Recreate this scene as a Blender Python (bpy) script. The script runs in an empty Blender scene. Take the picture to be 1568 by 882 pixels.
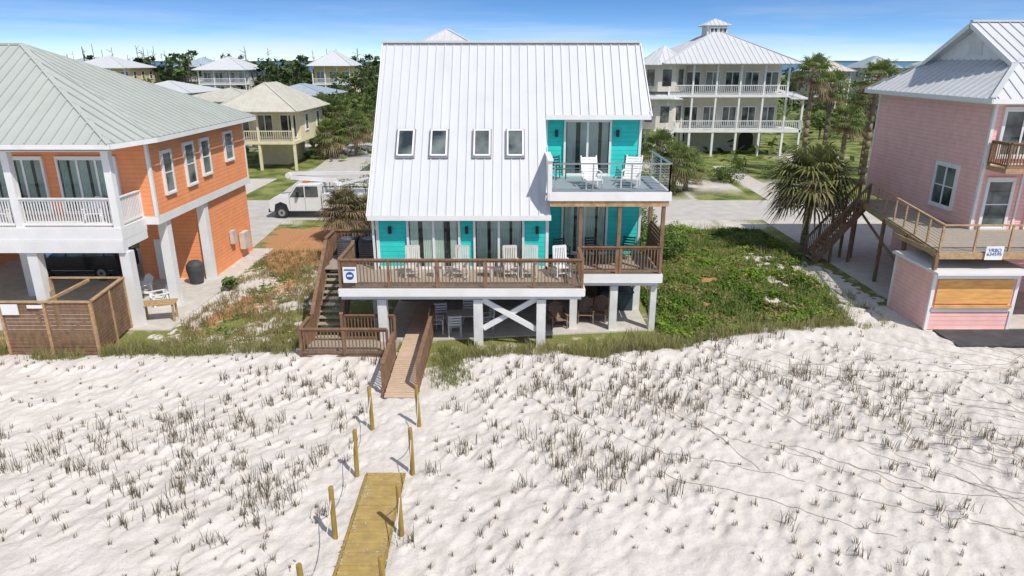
import bpy, math, random, bmesh
import numpy as np
from mathutils import Vector, Matrix
random.seed(7); rng=np.random.default_rng(11)
S=bpy.context.scene
COL=S.collection

# ---------------------------------------------------------------- materials
def new_mat(name):
    m=bpy.data.materials.new(name); m.use_nodes=True
    nt=m.node_tree; b=nt.nodes['Principled BSDF']; return m,nt,b
def N(nt,t,**k):
    n=nt.nodes.new(t)
    for a,v in k.items(): setattr(n,a,v)
    return n
def L(nt,a,b): nt.links.new(a,b)
def math_(nt,op,a,b=None,c=None):
    n=N(nt,'ShaderNodeMath',operation=op)
    for i,v in enumerate((a,b,c)):
        if v is None: continue
        if isinstance(v,(int,float)): n.inputs[i].default_value=v
        else: L(nt,v,n.inputs[i])
    return n.outputs[0]
def mixc(nt,f,a,b,bt='MIX'):
    n=N(nt,'ShaderNodeMix',data_type='RGBA',blend_type=bt)
    for s,v in ((0,f),(6,a),(7,b)):
        if isinstance(v,(int,float)): n.inputs[s].default_value=v
        elif isinstance(v,tuple): n.inputs[s].default_value=(*v[:3],1)
        else: L(nt,v,n.inputs[s])
    return n.outputs[2]
def noise(nt,scale,detail=3,vec=None,stretch=None,rough=.5):
    n=N(nt,'ShaderNodeTexNoise'); n.inputs['Scale'].default_value=scale; n.inputs['Detail'].default_value=detail
    n.inputs['Roughness'].default_value=rough
    if vec is None: vec=N(nt,'ShaderNodeNewGeometry').outputs['Position']
    if stretch:
        mp=N(nt,'ShaderNodeMapping'); mp.inputs['Scale'].default_value=stretch; L(nt,vec,mp.inputs[0]); vec=mp.outputs[0]
    L(nt,vec,n.inputs['Vector']); return n.outputs['Fac']
def ramp(nt,f,lo,hi):
    n=N(nt,'ShaderNodeMapRange'); L(nt,f,n.inputs[0]); n.inputs[1].default_value=lo; n.inputs[2].default_value=hi
    return n.outputs[0]
def pm(name,col,rough=.6,var=.15,scale=3,bump=.1,stretch=None,metallic=0,spec=.4,weather=.15):
    m,nt,b=new_mat(name)
    f=noise(nt,scale,4,stretch=stretch)
    lo=tuple(c*(1-var) for c in col); hi=tuple(min(1,c*(1+var)) for c in col)
    c=mixc(nt,ramp(nt,f,.3,.7),lo,hi)
    if weather:
        w=ramp(nt,noise(nt,.9,5),.5,.75)
        c=mixc(nt,math_(nt,'MULTIPLY',w,weather),c,(.25,.22,.18))
    L(nt,c,b.inputs['Base Color']); b.inputs['Roughness'].default_value=rough
    b.inputs['Metallic'].default_value=metallic; b.inputs['Specular IOR Level'].default_value=spec
    if bump:
        bn=N(nt,'ShaderNodeBump'); bn.inputs['Strength'].default_value=bump; bn.inputs['Distance'].default_value=.02
        L(nt,f,bn.inputs['Height']); L(nt,bn.outputs[0],b.inputs['Normal'])
    return m
def siding(name,col,pitch=.19):
    m,nt,b=new_mat(name)
    g=N(nt,'ShaderNodeNewGeometry'); s=N(nt,'ShaderNodeSeparateXYZ'); L(nt,g.outputs['Position'],s.inputs[0])
    fr=math_(nt,'FRACT',math_(nt,'MULTIPLY',s.outputs[2],1/pitch))
    line=ramp(nt,fr,.0,.12)
    f=noise(nt,2.5,5)
    c=mixc(nt,ramp(nt,f,.3,.7),tuple(x*.92 for x in col),tuple(min(1,x*1.05) for x in col))
    c=mixc(nt,line,tuple(x*.62 for x in col),c)
    st=ramp(nt,noise(nt,1.2,4,stretch=(3,3,.4)),.55,.8)
    c=mixc(nt,math_(nt,'MULTIPLY',st,.12),c,(.3,.27,.22))
    L(nt,c,b.inputs['Base Color']); b.inputs['Roughness'].default_value=.6; b.inputs['Specular IOR Level'].default_value=.3
    bn=N(nt,'ShaderNodeBump'); bn.inputs['Strength'].default_value=.6; bn.inputs['Distance'].default_value=.02
    L(nt,math_(nt,'SUBTRACT',1,fr),bn.inputs['Height']); L(nt,bn.outputs[0],b.inputs['Normal'])
    return m
def leafmat(name,tint=(1,1,1)):
    m,nt,b=new_mat(name)
    a=N(nt,'ShaderNodeAttribute',attribute_name='col')
    c=mixc(nt,1.0,a.outputs['Color'],tint,'MULTIPLY')
    L(nt,c,b.inputs['Base Color']); b.inputs['Roughness'].default_value=.65; b.inputs['Specular IOR Level'].default_value=.25
    tr=N(nt,'ShaderNodeBsdfTranslucent'); L(nt,c,tr.inputs[0])
    mx=N(nt,'ShaderNodeMixShader'); mx.inputs[0].default_value=.3
    L(nt,b.outputs[0],mx.inputs[1]); L(nt,tr.outputs[0],mx.inputs[2])
    L(nt,mx.outputs[0],nt.nodes['Material Output'].inputs[0])
    return m
M={}
M['white']=pm('white_paint',(.76,.75,.73),.5,.04,2,.05,weather=.10)
M['whitebg']=pm('white_paint_plain',(.74,.74,.72),.6,.05,2,0,weather=.08)
M['roof']=pm('white_metal_roof',(.57,.58,.59),.42,.035,.8,.02,stretch=(3,.5,.5),spec=.4,weather=.07)
M['roofg']=pm('grey_metal_roof',(.42,.445,.41),.42,.04,.8,.02,spec=.4,weather=.07)
M['roofb']=pm('beige_metal_roof',(.52,.50,.43),.5,.07,1.5,0)
M['roofbl']=pm('bluegrey_metal_roof',(.36,.42,.47),.5,.07,1.5,0)
M['roofo']=pm('olive_roof',(.28,.27,.10),.6,.1,1.5,0)
M['teal']=siding('teal_siding',(.035,.60,.54))
M['orange']=siding('orange_siding',(.84,.32,.14))
M['pink']=siding('pink_siding',(.88,.50,.45))
M['beige']=siding('beige_siding',(.70,.63,.42))
M['blue']=siding('bluegrey_siding',(.40,.50,.55))
M['yellow']=siding('yellow_siding',(.72,.56,.25))
M['cream']=siding('cream_siding',(.66,.62,.53))
M['red']=siding('red_siding',(.5,.12,.07))
M['wood']=pm('weathered_brown_wood',(.21,.12,.07),.75,.3,7,.2,stretch=(1,1,.4))
M['woodl']=pm('light_wood',(.42,.27,.14),.7,.25,7,.2)
M['woodg']=pm('grey_deck_wood',(.35,.30,.24),.75,.2,6,.2,stretch=(1,4,1))
M['deckg']=pm('grey_composite_deck',(.27,.32,.35),.65,.12,6,.1,stretch=(.5,6,1))
M['board']=pm('boardwalk_wood',(.56,.41,.29),.75,.22,6,.2,stretch=(.6,5,1))
M['post']=pm('treated_post_wood',(.31,.21,.05),.75,.25,9,.3,stretch=(1,1,.3))
M['mat']=pm('tan_beach_mat',(.38,.265,.09),.85,.16,5,.3,stretch=(1,1,1),weather=.12)
M['ply']=pm('plywood',(.70,.36,.11),.6,.2,3,.1,stretch=(.6,1,4))
M['conc']=pm('concrete',(.54,.50,.45),.8,.12,2.5,.15)
M['pile']=pm('painted_concrete_pile',(.70,.69,.66),.7,.08,3,.1,weather=.25)
M['black']=pm('black_metal',(.02,.02,.022),.45,.2,5,0,weather=0)
M['rubber']=pm('rubber',(.025,.025,.025),.8,.2,5,.1,weather=.1)
M['steel']=pm('steel_cable',(.45,.45,.45),.35,.05,5,0,metallic=.7,weather=0)
M['dark']=pm('dark_interior',(.045,.043,.04),.8,.3,2,0,weather=0)
M['under']=pm('underside_wood',(.20,.15,.105),.8,.3,4,.1)
M['road']=pm('old_road_surface',(.48,.455,.42),.85,.10,1.2,.15,weather=.15)
M['chairw']=pm('white_resin',(.76,.76,.75),.45,.04,5,0,weather=.03)
M['chairt']=pm('tan_resin',(.60,.57,.52),.5,.08,5,0,weather=.05)
M['chairb']=pm('brown_resin',(.26,.16,.11),.6,.15,5,0)
M['chaird']=pm('dark_sling',(.03,.055,.06),.5,.15,5,0)
M['carblack']=pm('black_car_paint',(.02,.02,.023),.12,.1,3,0,spec=.9,weather=0)
M['truckw']=pm('white_truck_paint',(.74,.74,.74),.3,.03,3,0,spec=.6,weather=.08)
M['chrome']=pm('grey_metal',(.4,.4,.42),.3,.1,3,0,metallic=.8,weather=0)
M['greenbin']=pm('green_plastic',(.03,.10,.05),.5,.1,3,0)
M['greyfab']=pm('dark_cover',(.06,.06,.065),.7,.2,3,.1)
M['signb']=pm('sign_blue',(.02,.08,.35),.4,.05,3,0,weather=0)
M['bark']=pm('palm_bark',(.24,.19,.14),.9,.4,9,.6,stretch=(1,1,5))
M['barkd']=pm('pine_bark',(.11,.085,.06),.9,.3,5,.4)
M['curtain']=pm('curtain_fabric',(.72,.78,.70),.9,.08,2,0,weather=0)
M['lump']=pm('amber_reflector',(.6,.18,.02),.3,.1,3,0,weather=0)
M['leaf']=leafmat('leaf_green')
M['straw']=leafmat('dry_grass')
m,nt,b=new_mat('dark_window_glass')
f=noise(nt,.8,3); L(nt,mixc(nt,ramp(nt,f,.4,.6),(.02,.03,.035),(.16,.19,.18)),b.inputs['Base Color'])
b.inputs['Roughness'].default_value=.06; b.inputs['Specular IOR Level'].default_value=.7; M['glass']=m
m,nt,b=new_mat('clear_door_glass')
tr=N(nt,'ShaderNodeBsdfTransparent'); tr.inputs[0].default_value=(.76,.82,.80,1)
gl=N(nt,'ShaderNodeBsdfGlossy'); gl.inputs['Roughness'].default_value=.03; gl.inputs[0].default_value=(.9,.95,1,1)
lw=N(nt,'ShaderNodeLayerWeight'); lw.inputs[0].default_value=.35
mx=N(nt,'ShaderNodeMixShader'); L(nt,lw.outputs['Fresnel'],mx.inputs[0]); L(nt,tr.outputs[0],mx.inputs[1]); L(nt,gl.outputs[0],mx.inputs[2])
L(nt,mx.outputs[0],nt.nodes['Material Output'].inputs[0]); M['clear']=m
m,nt,b=new_mat('bay_water'); b.inputs['Roughness'].default_value=.3
f=noise(nt,.05,4,stretch=(1,.15,1)); L(nt,mixc(nt,f,(.02,.12,.24),(.05,.2,.34)),b.inputs['Base Color'])
M['water']=m

# ---------------------------------------------------------------- mesh helper
def root(name,loc=(0,0,0)):
    e=bpy.data.objects.new(name,None); e.location=loc; COL.objects.link(e); return e
class Part:
    def __init__(s,name,mat,parent=None,mats=None):
        s.n=name; s.v=[]; s.f=[]; s.mi=[]; s.cur=0; s.p=parent
        s.mats=[M[k] for k in (mats or [mat])]
    def _add(s,vs,fs):
        o=len(s.v); s.v+= [tuple(x) for x in vs]; s.f+=[tuple(o+i for i in f) for f in fs]; s.mi+=[s.cur]*len(fs)
    def box(s,x0,x1,y0,y1,z0,z1):
        s._add([(x0,y0,z0),(x1,y0,z0),(x1,y1,z0),(x0,y1,z0),(x0,y0,z1),(x1,y0,z1),(x1,y1,z1),(x0,y1,z1)],
          [(0,3,2,1),(4,5,6,7),(0,1,5,4),(1,2,6,5),(2,3,7,6),(3,0,4,7)])
    def beam(s,a,b,w,h,up=None):
        a=Vector(a); b=Vector(b); d=(b-a)
        if d.length<1e-6: return
        d.normalize()
        u=Vector(up) if up is not None else Vector((0,0,1))
        if abs(d.dot(u))>.99: u=Vector((0,1,0))
        r=d.cross(u).normalized(); u=r.cross(d).normalized()
        r*=w/2; u*=h/2
        vs=[a-r-u,a+r-u,a+r+u,a-r+u,b-r-u,b+r-u,b+r+u,b-r+u]
        s._add(vs,[(0,1,2,3),(4,7,6,5),(0,4,5,1),(1,5,6,2),(2,6,7,3),(3,7,4,0)])
    def poly(s,vs): s._add(vs,[tuple(range(len(vs)))])
    def prism(s,pts,off):
        n=len(pts); off=Vector(off); vs=[Vector(p) for p in pts]; vs+= [p+off for p in vs]
        fs=[tuple(range(n)),tuple(range(2*n-1,n-1,-1))]+[(i,i+n,(i+1)%n+n,(i+1)%n) for i in range(n)]
        s._add(vs,fs)
    def cyl(s,a,b,r0,r1=None,n=12,cap=True):
        r1=r0 if r1 is None else r1
        a=Vector(a); b=Vector(b); d=(b-a).normalized(); u=Vector((0,0,1)) if abs(d.z)<.9 else Vector((1,0,0))
        p=d.cross(u).normalized(); q=d.cross(p)
        vs=[]
        for c,r in ((a,r0),(b,r1)):
            for i in range(n):
                t=2*math.pi*i/n; vs.append(c+p*math.cos(t)*r+q*math.sin(t)*r)
        fs=[(i,(i+1)%n,(i+1)%n+n,i+n) for i in range(n)]
        if cap: fs+=[tuple(range(n-1,-1,-1)),tuple(range(n,2*n))]
        s._add(vs,fs)
    def done(s,smooth=False,bevel=0):
        me=bpy.data.meshes.new(s.n); me.from_pydata(s.v,[],s.f)
        for m in s.mats: me.materials.append(m)
        me.polygons.foreach_set('material_index',s.mi)
        me.update()
        bm=bmesh.new(); bm.from_mesh(me); bmesh.ops.recalc_face_normals(bm,faces=bm.faces); bm.to_mesh(me); bm.free()
        if smooth: me.polygons.foreach_set('use_smooth',[True]*len(me.polygons))
        o=bpy.data.objects.new(s.n,me); COL.objects.link(o)
        if bevel:
            md=o.modifiers.new('bev','BEVEL'); md.width=bevel; md.segments=2; md.limit_method='ANGLE'
        if s.p: 
            o.parent=s.p
            o.matrix_parent_inverse=Matrix.Translation(s.p.location).inverted()
        return o
def inst(name,me,loc,rot=0,sc=1):
    o=bpy.data.objects.new(name,me); o.location=loc; o.rotation_euler=(0,0,rot); o.scale=(sc,)*3; COL.objects.link(o); return o

def roof_face(P,poly,th=.1,rib=.42,rh=.045,rw=.035):
    """planar roof slab with standing seams running down slope"""
    vs=[Vector(p) for p in poly]; n=Vector((0,0,0)); c=sum(vs,Vector())/len(vs)
    for i in range(len(vs)): n+=(vs[i]-c).cross(vs[(i+1)%len(vs)]-c)
    n.normalize()
    if n.z<0: n=-n
    P.prism([v-n*th for v in vs],n*th)
    if not rib: return
    dn=(Vector((0,0,-1))+n*n.z).normalized(); e=n.cross(dn).normalized()
    us=[(v-c).dot(e) for v in vs]; ws=[(v-c).dot(dn) for v in vs]
    u=min(us)+rib*.5
    while u<max(us):
        hit=[]
        for i in range(len(vs)):
            j=(i+1)%len(vs)
            if (us[i]-u)*(us[j]-u)<0:
                t=(u-us[i])/(us[j]-us[i]); hit.append(ws[i]+t*(ws[j]-ws[i]))
        if len(hit)>=2:
            a=c+e*u+dn*min(hit)+n*(rh/2); b_=c+e*u+dn*max(hit)+n*(rh/2)
            P.beam(a,b_,rw,rh,up=n)
        u+=rib

class Win:
    """builds framed windows / sliding doors on walls"""
    def __init__(s,parent,trim='white',curtain=False):
        s.fr=Part('window_frames',trim,parent); s.gl=Part('window_glass','clear' if curtain else 'glass',parent)
        s.cu=Part('curtains','curtain',parent) if curtain else None; s.dk=Part('dark_window_backing','dark',parent) if curtain else None
    def add(s,o,r,n,w,h,cols=2,rows=1,fw=.09,d=.09,trim=.09):
        o=Vector(o); r=Vector(r).normalized(); n=Vector(n).normalized(); z=Vector((0,0,1))
        def ob(P,u0,u1,v0,v1,d0,d1):
            vs=[o+r*u+z*v+n*dd for dd in (d0,d1) for u,v in ((u0,v0),(u1,v0),(u1,v1),(u0,v1))]
            P._add(vs,[(0,3,2,1),(4,5,6,7),(0,1,5,4),(1,2,6,5),(2,3,7,6),(3,0,4,7)])
        ob(s.fr,-trim,w+trim,h,h+trim*1.2,0,d+.02); ob(s.fr,-trim,w+trim,-trim,0,0,d+.03)
        ob(s.fr,-trim,0,0,h,0,d+.02); ob(s.fr,w,w+trim,0,h,0,d+.02)
        cw=w/cols
        for i in range(1,cols): ob(s.fr,i*cw-fw/2,i*cw+fw/2,0,h,.03,d)
        for i in range(cols):
            a=i*cw+(fw/2 if i else 0); b=(i+1)*cw-(fw/2 if i<cols-1 else 0)
            ob(s.fr,a,b,0,.05,.03,d-.01); ob(s.fr,a,b,h-.05,h,.03,d-.01)
            for k in range(1,rows):
                ob(s.fr,a,b,h*k/rows-.025,h*k/rows+.025,.03,d-.012)
        g=.062
        s.gl.poly([o+r*0+n*g,o+r*w+n*g,o+r*w+z*h+n*g,o+z*h+n*g])
        if s.cu:
            s.dk.poly([o+n*.008,o+r*w+n*.008,o+r*w+z*h+n*.008,o+z*h+n*.008])  # flat dark sheet on the wall, painted as the unlit room behind
            for i in range(cols):
                a=i*cw+fw/2; b=(i+1)*cw-fw/2; L_=b-a
                for (q0,q1) in ((a,a+L_*random.uniform(.36,.54)),(b-L_*random.uniform(.28,.44),b)):
                    k=16; pts=[]
                    for j in range(k+1):
                        t=j/k; pts.append((q0+(q1-q0)*t,.032+.014*math.sin(j*2.1)))
                    for j in range(k):
                        u0,d0=pts[j]; u1,d1=pts[j+1]
                        s.cu.poly([o+r*u0+z*.04+n*d0,o+r*u1+z*.04+n*d1,o+r*u1+z*(h-.02)+n*d1,o+r*u0+z*(h-.02)+n*d0])
    def done(s):
        s.fr.done(); s.gl.done()
        if s.cu: s.cu.done(); s.dk.done()

def railing(P,a,b,h=1.05,post=1.8,bal=.125,bw=.035,pw=.09,skip_first=False):
    a=Vector(a); b=Vector(b); d=b-a; Ln=d.length; z=Vector((0,0,1))
    n=max(1,round(Ln/post))
    for i in range(n+1):
        if skip_first and i==0: continue
        p=a+d*(i/n); P.beam(p,p+z*(h+.02),pw,pw)
    P.beam(a+z*(h-.02),b+z*(h-.02),.045,.09); P.beam(a+z*(h+.045),b+z*(h+.045),.14,.04); P.beam(a+z*.12,b+z*.12,.045,.08)
    k=max(1,int(Ln/bal))
    for i in range(1,k):
        p=a+d*(i/k); P.beam(p+z*.16,p+z*(h-.065),bw,bw)
def cable_rail(P,C,a,b,h=1.05,post=1.4,n=8,pw=.07,cap=.11):
    a=Vector(a); b=Vector(b); d=b-a; z=Vector((0,0,1)); k=max(1,round(d.length/post))
    for i in range(k+1):
        p=a+d*(i/k); P.beam(p,p+z*h,pw,pw)
    P.beam(a+z*(h+.02),b+z*(h+.02),cap,.045)
    for i in range(n):
        zz=z*(.1+(h-.15)*i/n); C.beam(a+zz,b+zz,.012,.012)
def stairs(T,Sg,a,b,w,side,n):
    a=Vector(a); b=Vector(b); sd=Vector(side).normalized()*w/2; z=Vector((0,0,1)); d=b-a
    for i in range(n):
        p=a+d*((i+.5)/n); run=Vector((d.x,d.y,0)).length/n
        T.beam(p-sd,p+sd,run*1.08,.045)
    for s_ in (-1,1): Sg.beam(a+sd*s_-z*.12,b+sd*s_-z*.12,.05,.28)

# ---------------------------------------------------------------- numpy noise
def vn(x,y,seed=0):
    xi=np.floor(x); yi=np.floor(y); xf=x-xi; yf=y-yi
    def h(a,b): 
        q=np.sin(a*127.1+b*311.7+seed*74.7)*43758.5453; return q-np.floor(q)
    u=xf*xf*(3-2*xf); v=yf*yf*(3-2*yf)
    return (h(xi,yi)*(1-u)+h(xi+1,yi)*u)*(1-v)+(h(xi,yi+1)*(1-u)+h(xi+1,yi+1)*u)*v
def fbm(x,y,seed=0,o=4):
    r=0;a=.5;t=0
    for i in range(o): r=r+a*vn(x*2**i,y*2**i,seed+i*3); t+=a; a*=.5
    return r/t
def sm(x,a,b):
    t=np.clip((x-a)/(b-a),0,1); return t*t*(3-2*t)

def edgeY(X):
    X=np.asarray(X,float)
    e=np.interp(X,[-40,-16,-8.5,-7.8,-4.5,-2.9,-2.2,0,3,6.5,8,14,14.6,20,40],
                  [23.6,23.2,23.6,23.6,23.6,22.2,22.6,23.9,23.5,24.2,25.2,26.6,29,26,25])
    return e+1.2*(fbm(X*.6,X*0+3.3,5)-.5)
def zones(X,Y):
    e=edgeY(X); nz=fbm(X*.9,Y*.9,21)-.5; nb=fbm(X*.25,Y*.25,31)-.5; nf=fbm(X*3.1,Y*3.1,35)-.5
    veg=sm(Y-e+nz*2.2+nf*1.2,-.3,.9)
    bare=np.zeros_like(veg)
    def blob(cx,cy,rx,ry,a=1): 
        return a*np.exp(-(((X-cx)/rx)**2+((Y-cy)/ry)**2))
    for q in ((8.6,31.5,.9,.7,.5),(12.8,32.5,1.3,2.4,.52),(13.8,36.5,1.3,2.6,.6),(11.8,29.2,1.2,1.2,.42),(15.8,28,1.0,5,1.3),(16.1,33,.8,3.0),(-10,27.0,2.2,2.6,.5),(-10.6,31,2.2,2.6,.5),(-9.6,35,1.5,2.5,.45),(-13.4,30.5,.8,4.5,1.3),(-12.3,33,1.2,3,.5),(-11,24.7,2,.8,.5)):
        bare=bare+blob(*q)
    veg=veg*(1-sm(bare+nz*1.0+nf*1.3,.42,.68))
    brown=blob(-12.4,41.6,3.2,3.4,1.3)+blob(-12.2,36.6,1.6,2.8,1.05)+blob(-12.6,27.5,1.0,3.0,.66)+blob(-11.3,31.5,1.3,3,.58)+blob(8.9,29.5,1.8,.8,.5)+blob(10,33,1.8,.8,.5)
    brown=sm(brown+nz*.9+nf*.9,.42,.7)*(Y>24)
    far=sm(Y,42,44)
    lawn=sm(nb+nz*.3,-.2,.05)
    veg=veg*(1-far)+far*(0.35+.65*lawn)
    return veg,brown,far
PX=-3.35
tufts=[]
ang=math.radians(-24); ca,sa=math.cos(ang),math.sin(ang)
for i in range(-110,110):
    for j in range(-110,110):
        x0=i*.47+random.uniform(-.17,.17); y0=j*.50+random.uniform(-.18,.18)
        x=ca*x0-sa*y0; y=sa*x0+ca*y0+17
        if not(-24<x<30 and 10.6<y<27): continue
        tufts.append((x,y))
T=np.array(tufts); e=edgeY(T[:,0])
dens=fbm(T[:,0]*.33,T[:,1]*.33,77)
def gb(cx,cy,rx,ry,a=1): return a*np.exp(-(((T[:,0]-cx)/rx)**2+((T[:,1]-cy)/ry)**2))
den2=gb(3.2,19.2,3.4,1.3)+gb(.2,16.5,2.2,1.2,.8)+gb(2.6,15.2,1.2,.9,.8)+gb(-8.5,15.2,3,1.6)+gb(-12.5,17.5,3,1.4,.8)+gb(-7,18.2,2.2,1.2,.8)+gb(-4.9,19,.6,.9)+gb(-6.5,21,1.2,.8,.6)+gb(12,21,4,1.2,.5)+gb(6,22,3,1,.5)
pth=np.abs(T[:,0]-PX)<1.0
keep=(T[:,1]<e-.1)&(~pth)&(rng.random(len(T))<np.clip(.60+1.6*(dens-.5)+.5*den2-(T[:,0]>9)*.1,0.15,1))
keep&=~((T[:,0]>-8)&(T[:,0]<-2.7)&(T[:,1]>20.0)&(T[:,1]<24)&((T[:,1]>22.6)|(T[:,0]>-4.9)))
keep&=~((T[:,0]>14.3)&(T[:,1]>23.5))
T=T[keep]; dens=dens[keep]; den2=den2[keep]
tsz=np.clip(.68+.9*(dens-.5)+.5*den2+rng.normal(0,.24,len(T)),.3,1.7)

# ---------------------------------------------------------------- ground sheet
xs=np.concatenate([-np.geomspace(9000,26,26),np.arange(-24.5,25,.06),np.geomspace(25.5,9000,26)])
ys=np.concatenate([[-300,-80,-20,0,5,8,9.6],np.arange(10.4,24.6,.06),np.arange(24.7,45,.14),np.geomspace(45.5,9500,40)])
X,Y=np.meshgrid(xs,ys)
def base_h(X,Y):
    e=edgeY(X); D=1-sm(Y-e,-1.2,.4)
    pd=np.abs(X-PX); pf=sm(pd,.6,1.5)
    near=(sm(Y,8,11))*(1-sm(np.abs(X),24,30))
    h=D*near*pf*(.46*(fbm(X*.22,Y*.3,3)-.42)+.12*(fbm(X*1.1,Y*1.1,9,3)-.5))
    berm=np.exp(-((Y-(e-.5))/.8)**2)*.16*pf*(np.abs(X-19)>3.6)
    h=h+berm*near
    veg=(1-D)*near*.2*(fbm(X*.8,Y*.8,15)-.35)*(1-sm(Y,40,44))*(((X>6.5)&(X<14.5))|((X<-8)&(X>-13.5)))
    return h+veg
Z=base_h(X,Y)
pd=np.abs(X-PX); pf=sm(pd,.5,1.1)
D=(1-sm(Y-edgeY(X),-.9,.1))*sm(Y,9,10.6)*(1-sm(np.abs(X),23,25))
U=X*.55+Y*.83; V=-X*.83+Y*.55
warp=fbm(X*.8,Y*.8,63,2)*1.5
lump=(fbm(U*2.0+warp,V*4.6,41,3)-.5); lump2=(fbm(X*3.0+warp,Y*3.0,47,3)-.5)
Z+=D*(.25+.75*pf)*(.085*lump+.060*lump2)+D*.022*(vn(X*6.5,Y*6.5,52)-.5)
stamp=np.zeros_like(Z)
for (tx,ty),s_ in zip(T,tsz):
    i0=int(np.searchsorted(xs,tx)); j0=int(np.searchsorted(ys,ty))
    a0=max(0,j0-10);a1=min(len(ys),j0+10);b0=max(0,i0-10);b1=min(len(xs),i0+10)
    xx=X[a0:a1,b0:b1]-tx; yy=Y[a0:a1,b0:b1]-ty
    u=xx*.55+yy*.83; v=-xx*.83+yy*.55
    stamp[a0:a1,b0:b1]+=.065*s_*np.exp(-(u+.10)**2/.045-v**2/.009)-.045*s_*np.exp(-(u-.1)**2/.04-(v+.15)**2/.012)
Z+=D*stamp
nf_=900
fx=np.concatenate([rng.uniform(PX-.95,PX+.95,220),rng.uniform(-20,22,nf_)]); fy=np.concatenate([rng.uniform(10.8,20.2,220),rng.uniform(10.8,25,nf_)])
for a,b_ in zip(fx,fy):
    i0=int(np.searchsorted(xs,a)); j0=int(np.searchsorted(ys,b_))
    a0=max(0,j0-5);a1=min(len(ys),j0+5);b0=max(0,i0-5);b1=min(len(xs),i0+5)
    Z[a0:a1,b0:b1]-=.03*D[a0:a1,b0:b1]*np.exp(-((X[a0:a1,b0:b1]-a)**2/.006+(Y[a0:a1,b0:b1]-b_)**2/.016))
nx,ny=len(xs),len(ys)
me=bpy.data.meshes.new('ground')
co=np.stack([X,Y,Z],-1).reshape(-1,3)
idx=np.arange(nx*ny).reshape(ny,nx)
q=np.stack([idx[:-1,:-1],idx[:-1,1:],idx[1:,1:],idx[1:,:-1]],-1).reshape(-1,4)
def fill(me,co,q):
    me.vertices.add(len(co)); me.vertices.foreach_set('co',co.astype(np.float32).ravel())
    k=q.shape[1]; me.loops.add(q.size); me.loops.foreach_set('vertex_index',q.astype(np.int32).ravel())
    me.polygons.add(len(q)); me.polygons.foreach_set('loop_start',np.arange(0,q.size,k,dtype=np.int32))
    me.polygons.foreach_set('loop_total',np.full(len(q),k,dtype=np.int32)); me.update(calc_edges=True)
fill(me,co,q)
me.polygons.foreach_set('use_smooth',[True]*len(q))
veg,brown,far=zones(X,Y)
cl=np.stack([veg,brown,far,np.ones_like(veg)],-1).reshape(-1,4)
at=me.color_attributes.new('zone','FLOAT_COLOR','POINT'); at.data.foreach_set('color',cl.astype(np.float32).ravel())
m,nt,b=new_mat('sand_and_scrub_ground')
a=N(nt,'ShaderNodeAttribute',attribute_name='zone'); sp=N(nt,'ShaderNodeSeparateColor'); L(nt,a.outputs['Color'],sp.inputs[0])
n1=noise(nt,1.3,6); n2=noise(nt,14,5); n3=noise(nt,60,3); n4=noise(nt,.5,4)
sand=mixc(nt,ramp(nt,n1,.35,.65),(.605,.555,.505),(.69,.645,.60))
sand=mixc(nt,math_(nt,'MULTIPLY',ramp(nt,n2,.56,.72),.38),sand,(.45,.37,.29))
sand=mixc(nt,math_(nt,'MULTIPLY',ramp(nt,n3,.60,.70),.38),sand,(.30,.235,.17))
vegc=mixc(nt,ramp(nt,n2,.35,.65),(.11,.14,.035),(.28,.27,.10))
vegc=mixc(nt,ramp(nt,n1,.56,.68),vegc,(.50,.43,.30))
brc=mixc(nt,ramp(nt,n2,.35,.65),(.34,.15,.06),(.56,.32,.17))
farc=mixc(nt,ramp(nt,n4,.4,.6),(.09,.13,.03),(.25,.26,.09))
vegc=mixc(nt,sp.outputs[2],vegc,farc)
vf=math_(nt,'ADD',sp.outputs[0],math_(nt,'MULTIPLY',math_(nt,'SUBTRACT',n2,.5),1.1))
c=mixc(nt,ramp(nt,vf,.36,.64),sand,vegc)
c=mixc(nt,ramp(nt,math_(nt,'ADD',sp.outputs[1],math_(nt,'MULTIPLY',math_(nt,'SUBTRACT',n2,.5),.9)),.38,.68),c,brc)
L(nt,c,b.inputs['Base Color']); b.inputs['Roughness'].default_value=.95; b.inputs['Specular IOR Level'].default_value=.1
bn=N(nt,'ShaderNodeBump'); bn.inputs['Strength'].default_value=.8; bn.inputs['Distance'].default_value=.05
L(nt,math_(nt,'ADD',noise(nt,9,6,rough=.65),math_(nt,'MULTIPLY',n3,.25)),bn.inputs['Height']); L(nt,bn.outputs[0],b.inputs['Normal'])
me.materials.append(m)
g=bpy.data.objects.new('ground',me); COL.objects.link(g)
def gz(x,y):
    i=np.clip(np.searchsorted(xs,x)-1,0,nx-2); j=np.clip(np.searchsorted(ys,y)-1,0,ny-2)
    tx=(x-xs[i])/(xs[i+1]-xs[i]); ty=(y-ys[j])/(ys[j+1]-ys[j])
    return (Z[j,i]*(1-tx)+Z[j,i+1]*tx)*(1-ty)+(Z[j+1,i]*(1-tx)+Z[j+1,i+1]*tx)*ty

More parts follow.
